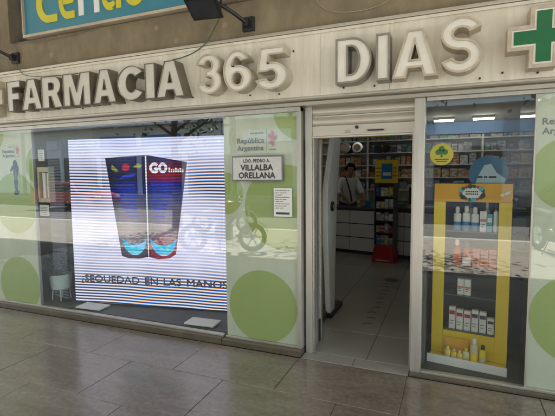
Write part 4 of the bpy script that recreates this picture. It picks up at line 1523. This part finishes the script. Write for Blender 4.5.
# sticker on the glass
st = empty('round_sticker', (-0.07, 0.0165, 1.77), label='round yellow sticker with a green clover on the display glass', cat='sticker')
ms_y = M('sticker_yellow', (0.42, 0.37, 0.04), rough=0.4)
ms_g = M('sticker_green', (0.03, 0.13, 0.03), rough=0.4)
child(MB().prism([circle(-0.07, 1.77, 0.083, 40)], 0.0155, 0.0175).build('disc', ms_y), st)
for dx, dz in ((0, 0.037), (-0.024, 0.012), (0.024, 0.012)):
    child(MB().prism([circle(-0.07 + dx, 1.775 + dz, 0.021, 18)], 0.0140, 0.0153).build('clover_leaf', ms_g), st)
child(MB().prism([[(-0.073, 1.79), (-0.067, 1.79), (-0.062, 1.748), (-0.078, 1.748)]], 0.0142, 0.0152).build('clover_stem', ms_g), st)
for k in range(2):
    child(box('print_line', ms_g, None, -0.12 + 0.012 * k, -0.02 - 0.012 * k, 0.0142, 0.0152, 1.728 - 0.016 * k, 1.736 - 0.016 * k), st)

# ------------------------------------------------------------------ yellow product stand
SP, SR = Vector((0.165, 0.36, 0.031)), R(-8)
ys = empty('yellow_stand', SP, SR, label='tall yellow cardboard product stand with open shelves behind glass', cat='display stand')
YS = Matrix.Translation(SP) @ Matrix.Rotation(SR, 4, 'Z')
for s in (-1, 1):
    box('side_bar', m_yellow, ys, min(s * 0.292, s * 0.200), max(s * 0.292, s * 0.200), -0.02, 0.0, 0.04, 1.355, 0.001)
    box('side_wall', m_yellow, ys, min(s * 0.292, s * 0.286), max(s * 0.292, s * 0.286), 0.001, 0.26, 0.0, 1.5)
box('header', m_amber, ys, -0.292, 0.292, -0.022, 0.0, 1.356, 1.505, 0.001)
box('back_sheet', M('stand_back', (0.10, 0.10, 0.09), rough=0.5), ys, -0.285, 0.285, 0.262, 0.268, 0.0, 1.5)
box('lower_panel', m_yellow, ys, -0.199, 0.199, -0.018, -0.004, 0.04, 0.245, 0.001)
box('tray', m_yellow, ys, -0.292, 0.292, -0.15, -0.021, 0.030, 0.039)
box('tray_lip', m_white, ys, -0.30, 0.30, -0.165, -0.151, -0.001, 0.070, 0.002)
SHELF = [0.245, 0.55, 0.80, 1.10]
for z in SHELF:
    box('shelf', m_shelf, ys, -0.199, 0.199, 0.001, 0.255, z, z + 0.008)
badge = MB()
bp_ = [(0.075 * math.cos(t) * (1 + 0.08 * math.cos(7 * t)), 1.43 + 0.045 * math.sin(t) * (1 + 0.08 * math.cos(7 * t))) for t in [2 * math.pi * k / 56 for k in range(56)]]
badge.prism([bp_], -0.0255, -0.0225).build('badge', m_white, ys)
dots = [m_red, ms_g, m_cyan, M('magenta_dot', (0.4, 0.05, 0.2)), ms_g, m_print]
for k in range(18):
    t = 2 * math.pi * k / 18
    MB().prism([circle(0.086 * math.cos(t), 1.43 + 0.056 * math.sin(t), 0.011 + 0.004 * (k % 3), 12)], -0.0285 - 0.0004 * (k % 4), -0.0262).build('badge_dot', dots[k % 6], ys)
for k in range(2):
    mb = MB()
    for j in range(7):
        mb.box(-0.048 + 0.0138 * j, -0.048 + 0.0138 * j + 0.010, -0.0270, -0.0258, 1.436 - 0.02 * k, 1.447 - 0.02 * k)
    mb.build('badge_print', m_print, ys)
for q in ([(0.20, 1.41), (0.225, 1.405), (0.235, 1.425), (0.215, 1.432)], [(0.235, 1.415), (0.27, 1.43), (0.28, 1.45), (0.255, 1.445), (0.238, 1.432)]):
    MB().prism([q], -0.0245, -0.0225).build('leaf_print', m_white, ys)


def prod(name, lx, ly, lz, label, cat, rz=0.0):
    p = YS @ Vector((lx, ly, lz))
    return empty(name, p, SR + rz, label=label, cat=cat, group='products on the yellow stand')


def carton(lx, lz, w, h, base, bandmat, label, ly=0.05, d=0.045, rz=0.0, band=(0.55, 0.8)):
    e = prod('carton', lx, ly, lz, label, 'carton', rz)
    box('carton_body', base, e, -w / 2, w / 2, -d / 2, d / 2, 0, h, 0.0015)
    box('label_band', bandmat, e, -w / 2 + 0.004, w / 2 - 0.004, -d / 2 - 0.0015, -d / 2 - 0.0003, h * band[0], h * band[1])
    for k in range(2):
        box('label_line', m_greyprint, e, -w / 2 + 0.008, w / 2 - 0.012 - 0.006 * k, -d / 2 - 0.0015, -d / 2 - 0.0003, h * (0.36 - 0.13 * k), h * (0.36 - 0.13 * k) + 0.006)
    return e


def bottle(lx, lz, r, h, body, cap, label, ly=0.06, low=None):
    e = prod('bottle', lx, ly, lz, label, 'bottle')
    hb = h * 0.74
    MB().lathe([(r * 0.92, 0), (r, 0.004), (r, hb * 0.9), (r * 0.85, hb * 0.97), (r * 0.45, hb), (r * 0.45, hb + 0.008)], (0, 0, 0), 20, sq=(1, 0.75)).build('bottle_body', body, e, smooth=True)
    MB().lathe([(r * 0.55, hb + 0.006), (r * 0.55, h * 0.96), (r * 0.45, h)], (0, 0, 0), 16, sq=(1, 0.8)).build('cap', cap, e, smooth=True)
    if low:
        MB().lathe([(r * 1.01, 0.006), (r * 1.015, hb * 0.5)], (0, 0, 0), 20, sq=(1, 0.76)).build('label_band', low, e, smooth=True)
    return e


top = SHELF[3] + 0.0085
bottle(-0.115, top, 0.030, 0.20, m_white, m_white, 'white bottle with blue lower half at the left of the top shelf', low=m_blueprod)
bottle(-0.045, top, 0.030, 0.21, m_white, m_white, 'white bottle with blue lower half in the middle of three', low=m_blueprod)
bottle(0.022, top, 0.030, 0.20, m_white, m_white, 'white bottle with blue lower half at the right of three', low=m_blueprod)
carton(0.085, top, 0.05, 0.17, m_white, m_pink, 'white carton with a pink band beside the blue bottles', band=(0.5, 0.62))
carton(0.133, top, 0.040, 0.15, m_cyan, m_white, 'teal carton with a white band on the top shelf')
bottle(0.177, top, 0.020, 0.235, m_white, m_black, 'tall slim white tube at the right end of the top shelf', ly=0.05)
bottle(0.105, top, 0.022, 0.245, m_white, m_white, 'tall white tube standing behind the teal carton', ly=0.15)
bottle(-0.02, top, 0.026, 0.24, m_white, m_blueprod, 'white bottle with blue cap in the back row of the top shelf', ly=0.17)
s2 = SHELF[2] + 0.0085
bottle(-0.112, s2, 0.033, 0.22, m_orange, m_white, 'orange bottle with a white cap on the second shelf', low=None)
bottle(-0.030, s2, 0.037, 0.21, m_orange, m_print, 'wide orange bottle with a dark cap on the second shelf', low=m_white)
for k, lb in enumerate(('orange carton next to the orange bottles', 'middle orange carton of three on the second shelf', 'orange carton at the right end of the second shelf')):
    carton(0.040 + 0.062 * k, s2, 0.056, 0.155 - 0.006 * (k == 1), m_orange, m_pink, lb)
s3 = SHELF[1] + 0.0085
carton(-0.072, s3, 0.05, 0.135, m_white, m_orange, 'left of two small white cartons with an orange stripe', band=(0.45, 0.55))
carton(-0.018, s3, 0.05, 0.135, m_white, m_orange, 'right of two small white cartons with an orange stripe', band=(0.45, 0.55))
s4 = SHELF[0] + 0.0085
nm = ['first', 'second', 'third', 'fourth', 'fifth']
for k in range(6):
    hh = (0.19, 0.175, 0.17, 0.185, 0.18, 0.135)[k]
    lb = '%s white carton from the left in the bottom row, %s label' % (nm[k], 'red' if k < 3 else 'black') if k < 5 else 'short white carton with black label closing the bottom row'
    carton(-0.132 + 0.0595 * k, s4, 0.052, hh, m_white, m_red if k < 3 else m_print, lb, ly=0.045, band=(0.66, 0.84))
tr = 0.0395
m_cream = M('cream_label', (0.66, 0.60, 0.38), rough=0.4)
e = prod('pouch', -0.08, -0.055, tr, 'yellow pouch lying behind the jars on the tray', 'pouch')
MB().add([(-0.09, 0.0, 0), (0.09, 0.0, 0), (0.09, 0.025, 0), (-0.09, 0.025, 0), (-0.095, 0.010, 0.16), (0.095, 0.010, 0.16), (0.095, 0.016, 0.16), (-0.095, 0.016, 0.16)],
         [(0, 3, 2, 1), (4, 5, 6, 7), (0, 1, 5, 4), (1, 2, 6, 5), (2, 3, 7, 6), (3, 0, 4, 7)]).build('pouch_body', m_amber, e, 0.004)
box('pouch_label', m_cream, e, -0.07, 0.07, -0.0035, 0.001, 0.02, 0.05)
for k, (lx, r, h, lb) in enumerate(((-0.145, 0.024, 0.10, 'small yellow jar at the left end of the tray'), (-0.095, 0.022, 0.085, 'second small yellow jar on the tray'), (-0.05, 0.022, 0.08, 'third small yellow jar on the tray'),
                                    (-0.002, 0.026, 0.11, 'cream tube standing beside the tall white bottle'))):
    bottle(lx, tr, r, h, m_yellow if k < 3 else m_cream, m_cream if k < 3 else m_yellow, lb, ly=-0.10, low=m_cream if k < 3 else None)
bottle(0.058, tr, 0.030, 0.205, m_cream, m_white, 'tall cream bottle with a yellow label on the tray', ly=-0.095, low=m_yellow)
bottle(0.122, tr, 0.026, 0.155, m_yellow, m_print, 'yellow bottle with a dark cap on the tray', ly=-0.09, low=m_cream)

# round topper sign standing on the stand
tp = empty('round_topper', YS @ Vector((0.11, 0.03, 1.476)), SR, label='round blue card topper with a pale mountain above the yellow stand', cat='card')
MB().prism([clip(circle(0, 0.11, 0.145, 48), -1, 1, 0.0, 1)], 0.0, 0.006).build('disc', M('topper_blue', (0.03, 0.14, 0.26), rough=0.4), tp)
MB().prism([[(-0.10, 0.003), (0.115, 0.003), (0.125, 0.07), (0.06, 0.12), (0.02, 0.19), (-0.03, 0.18), (-0.07, 0.10)]], -0.004, -0.001).build('mountain', M('topper_pale', (0.42, 0.55, 0.62), rough=0.4), tp)
for a, b in ((-0.075, -0.04), (-0.03, -0.005), (0.005, 0.06)):
    box('print_mark', m_print, tp, a, b, -0.0055, -0.0042, 0.075, 0.092)
# ------------------------------------------------------------------ street behind the camera (seen mirrored in the glass)


def wheel(parent, x, z, r, tw, y=0.0):
    w = empty('wheel', (x, y, z))
    w.parent = parent
    mb = MB()
    n, k = 28, 10
    vs = [((r - tw + tw * math.cos(2 * math.pi * j / k)) * math.cos(2 * math.pi * i / n), tw * 0.8 * math.sin(2 * math.pi * j / k), (r - tw + tw * math.cos(2 * math.pi * j / k)) * math.sin(2 * math.pi * i / n)) for i in range(n) for j in range(k)]
    fs = [(i * k + j, ((i + 1) % n) * k + j, ((i + 1) % n) * k + (j + 1) % k, i * k + (j + 1) % k) for i in range(n) for j in range(k)]
    mb.add(vs, fs).build('tyre', m_rubber, w, smooth=True)
    rm = MB()
    for i in range(6):
        t = math.pi * i / 3
        rm.tube([(0, 0, 0), ((r - tw * 1.7) * math.cos(t), 0, (r - tw * 1.7) * math.sin(t))], 0.014, 6)
    rm.lathe([(0.05, -0.03), (0.05, 0.03)], (0, 0, 0), 14, 'y')
    rr = r - tw * 1.8
    rm.tube([(rr * math.cos(2 * math.pi * i / 28), 0, rr * math.sin(2 * math.pi * i / 28)) for i in range(29)], 0.013, 6, cap=False)
    rm.build('rim', m_chrome, w)


def motorbike(loc, rz, label, paint):
    b = empty('motorbike', loc, rz, label=label, cat='motorbike', group='motorbikes parked on the pavement')
    wheel(b, 0.62, 0.30, 0.30, 0.05)
    wheel(b, -0.62, 0.30, 0.30, 0.055)
    mb = MB()
    for s in (-1, 1):
        mb.tube([(0.62, s * 0.085, 0.30), (0.42, s * 0.08, 0.86)], 0.022, 8)
    mb.build('fork', m_chrome, b)
    MB().tube([(0.40, 0, 0.86), (0.10, 0, 0.55), (-0.15, 0, 0.38), (-0.62, 0, 0.30)], 0.03, 8).build('frame', m_black, b)
    MB().lathe([(0.03, -0.30), (0.12, -0.22), (0.15, -0.05), (0.13, 0.10), (0.04, 0.18)], (0.16, 0, 0.78), 16, 'x', sq=(0.95, 0.8)).build('fuel_tank', paint, b, smooth=True)
    MB().add([(-0.75, -0.09, 0.80), (-0.10, -0.14, 0.70), (-0.10, 0.14, 0.70), (-0.75, 0.09, 0.80), (-0.78, -0.08, 0.87), (-0.08, -0.12, 0.80), (-0.08, 0.12, 0.80), (-0.78, 0.08, 0.87)],
             [(0, 3, 2, 1), (4, 5, 6, 7), (0, 1, 5, 4), (1, 2, 6, 5), (2, 3, 7, 6), (3, 0, 4, 7)]).build('seat', m_rubber, b, 0.02)
    MB().box(-0.14, 0.20, -0.13, 0.13, 0.26, 0.56).lathe([(0.11, -0.16), (0.11, 0.16)], (0.03, 0, 0.40), 16, 'y').build('engine', M('engine_grey', (0.12, 0.12, 0.12), rough=0.4, metal=0.7), b, 0.02)
    MB().tube([(0.12, -0.13, 0.30), (-0.10, -0.16, 0.25), (-0.75, -0.17, 0.33)], [0.025, 0.03, 0.045], 10).build('exhaust', m_chrome, b)
    MB().tube([(0.38, -0.36, 0.98), (0.40, -0.18, 1.02), (0.41, 0, 0.93), (0.40, 0.18, 1.02), (0.38, 0.36, 0.98)], 0.014, 8).build('handlebar', m_black, b)
    MB().lathe([(0.04, -0.08), (0.095, -0.02), (0.10, 0.05), (0.085, 0.06)], (0.50, 0, 0.86), 16, 'x').build('headlight', m_chrome, b, smooth=True)
    for s in (-1, 1):
        MB().lathe([(0.05, 0), (0.05, 0.012)], (0.36, s * 0.34, 1.12), 12, 'x').tube([(0.38, s * 0.30, 0.99), (0.36, s * 0.34, 1.10)], 0.006, 6).build('mirror', m_black, b)
    for a0, x in ((20, 0.62), (40, -0.62)):
        mb = MB()
        pts = [(x + 0.34 * math.cos(R(a0 + 12 * i)), 0, 0.30 + 0.34 * math.sin(R(a0 + 12 * i))) for i in range(11)]
        for p, q in zip(pts[:-1], pts[1:]):
            mb.add([(p[0], -0.06, p[2]), (p[0], 0.06, p[2]), (q[0], 0.06, q[2]), (q[0], -0.06, q[2])], [(0, 1, 2, 3)])
        mb.build('mudguard', paint, b)
    MB().tube([(-0.05, 0.10, 0.30), (0.0, 0.26, 0.012)], 0.012, 6).build('side_stand', m_black, b)
    box('tail_light', m_red, b, -0.84, -0.79, -0.05, 0.05, 0.78, 0.85, 0.005)
    return b


m_bikered = M('bike_red', (0.25, 0.015, 0.015), rough=0.25, coat=0.6)
motorbike((-4.35, -4.05, 0), R(-20), 'dark motorbike parked on the pavement, mirrored in the column film', m_black)
motorbike((-5.6, -6.3, 0), R(-12), 'red motorbike parked beyond the dark one at the kerb', m_bikered)
motorbike((1.9, -5.9, 0), R(70), 'dark motorbike parked end on, mirrored in the display window', m_black)


def car(loc, rz, paint, label):
    c = empty('parked_car', loc, rz, label=label, cat='car', group='cars standing in the street')
    side = [(-2.05, 0.32), (2.05, 0.32), (2.12, 0.55), (2.05, 0.75), (1.1, 0.92), (0.55, 1.38), (-1.0, 1.42), (-1.75, 0.98), (-2.1, 0.9), (-2.15, 0.55)]
    mb = MB().prism([side], -0.84, 0.84)
    mb.v = [(x, y * (0.82 if z > 1.2 else 1), z) for x, y, z in mb.v]
    mb.build('body', paint, c, 0.05)
    for s in (-1, 1):
        MB().prism([[(0.95, 0.95), (0.50, 1.30), (-0.15, 1.32), (-0.15, 0.95)]], s * 0.845 - 0.004, s * 0.845 + 0.004).build('side_window', m_winglass, c)
        MB().prism([[(-0.22, 0.95), (-0.22, 1.32), (-0.95, 1.33), (-1.45, 0.98)]], s * 0.845 - 0.004, s * 0.845 + 0.004).build('side_window', m_winglass, c)
    MB().add([(1.13, -0.72, 0.95), (1.13, 0.72, 0.95), (0.60, 0.60, 1.37), (0.60, -0.60, 1.37)], [(0, 1, 2, 3)]).build('windscreen', m_winglass, c)
    for x in (-1.3, 1.3):
        for s in (-1, 1):
            MB().lathe([(0.2, -0.11), (0.32, -0.10), (0.32, 0.10), (0.2, 0.11)], (x, s * 0.77, 0.32), 20, 'y').build('wheel', m_rubber, c)
    for s in (-1, 1):
        box('headlight', m_white, c, 2.07, 2.15, s * 0.6 - 0.14, s * 0.6 + 0.14, 0.58, 0.70, 0.01)
        box('tail_light', m_red, c, -2.17, -2.09, s * 0.62 - 0.14, s * 0.62 + 0.14, 0.72, 0.86, 0.01)


car((-17.5, -12.2, -0.13), 0, m_carred, 'red car standing at the kerb across the pavement')
car((4.5, -16.0, -0.13), R(180), M('grey_car_paint', (0.12, 0.13, 0.14), rough=0.25, coat=0.8, var=0.02), 'grey car on the far side of the road')

for bi, (x0, x1, h, mt, lb) in enumerate(((-90, -34.5, 16, m_render, 'long pale terrace far along the other side of the street, added to block the sky'), (-34, -14, 15, m_render, 'pale block of flats opposite on the left'), (-13.5, 6, 18, M('warm_render', (0.52, 0.45, 0.36), rough=0.85, var=0.1, scale=0.8), 'warm grey building opposite the pharmacy'),  # far terrace added to keep the sky's reflection off the left glass
                                          (6.5, 26, 13, m_render, 'pale low building opposite on the right'))):
    b = empty('opposite_building', ((x0 + x1) / 2, -22, 0), label=lb, cat='building', group='buildings across the street')
    child(box('wall', mt, None, x0, x1, -30, -22, 0, h), b)
    n = int((x1 - x0) / 2.6)
    for fl in range(int((h - 4.4) / 3.2)):
        z = 5.8 + 3.2 * fl
        child(box('balcony', m_render, None, x0 + 0.5, x1 - 0.5, -22, -20.9, z - 0.75, z - 0.55), b)
        for k in range(n):
            xw = x0 + 1.3 + k * (x1 - x0 - 2.6) / (n - 1)
            child(box('window', m_winglass, None, xw - 0.65, xw + 0.65, -22.02, -21.9, z, z + 1.7), b)
    for k in range(int((x1 - x0) / 4)):
        xw = x0 + 0.6 + k * 4
        child(box('shop_front', m_winglass, None, xw, xw + 3.4, -22.03, -21.9, 0.1, 2.9), b)
        child(box('shop_board', [m_awning, m_render, m_white, m_awning][(k + bi) % 4], None, xw, xw + 3.4, -22.25, -21.89, 3.6, 4.4), b)


def added_tree(loc, seed, label):  # out-of-view tree, added to break up the sun on the sidewalk
    rt = random.Random(seed)
    t = empty('added_tree', loc, label=label, cat='tree', group='added trees along the kerb that dapple the sun')
    bark = M('bark', (0.10, 0.08, 0.06), rough=0.9, var=0.3, scale=12, bump=0.4)
    MB().tube([(0, 0, -0.1), (0.03, 0.02, 1.2), (-0.02, 0.05, 2.6), (0.05, 0.0, 4.2)], [0.16, 0.12, 0.10, 0.06], 10).build('trunk', bark, t, smooth=True)
    limbs, tips = MB(), []
    for k in range(9):
        a = k * 2.4 + rt.uniform(-.3, .3)
        z0 = 2.5 + 0.18 * k
        L_ = rt.uniform(1.2, 2.0)
        p = [(0, 0, z0), (0.5 * L_ * math.cos(a), 0.5 * L_ * math.sin(a), z0 + 0.6), (L_ * math.cos(a), L_ * math.sin(a), z0 + rt.uniform(0.9, 1.8))]
        limbs.tube(p, [0.05, 0.035, 0.012], 6)
        tips += [p[1], p[2], p[2]]
    limbs.build('limbs', bark, t)
    cm = MB()
    for c in tips:
        for k in range(95):
            d = Vector((rt.gauss(0, 1), rt.gauss(0, 1), rt.gauss(0, 1))) * 0.36
            p = Vector(c) + d
            u_ = Vector((rt.gauss(0, 1), rt.gauss(0, 1), rt.gauss(0, 1))).normalized()
            v_ = u_.cross(Vector((rt.gauss(0, 1), rt.gauss(0, 1), rt.gauss(0, 1)))).normalized()
            s_ = rt.uniform(0.05, 0.09)
            cm.add([p - u_ * s_, p + v_ * s_ * .5, p + u_ * s_, p - v_ * s_ * .5], [(0, 1, 2, 3)])
    cm.build('crown', m_leaf, t)


added_tree((-7.6, -7.0, 0), 1, 'leafy tree added for dappled shade at the kerb far left of the shop')
added_tree((-2.6, -7.1, 0), 2, 'leafy tree added for dappled shade at the kerb across from the screen')
added_tree((2.9, -7.0, 0), 3, 'leafy tree added for dappled shade at the kerb across from the display window')
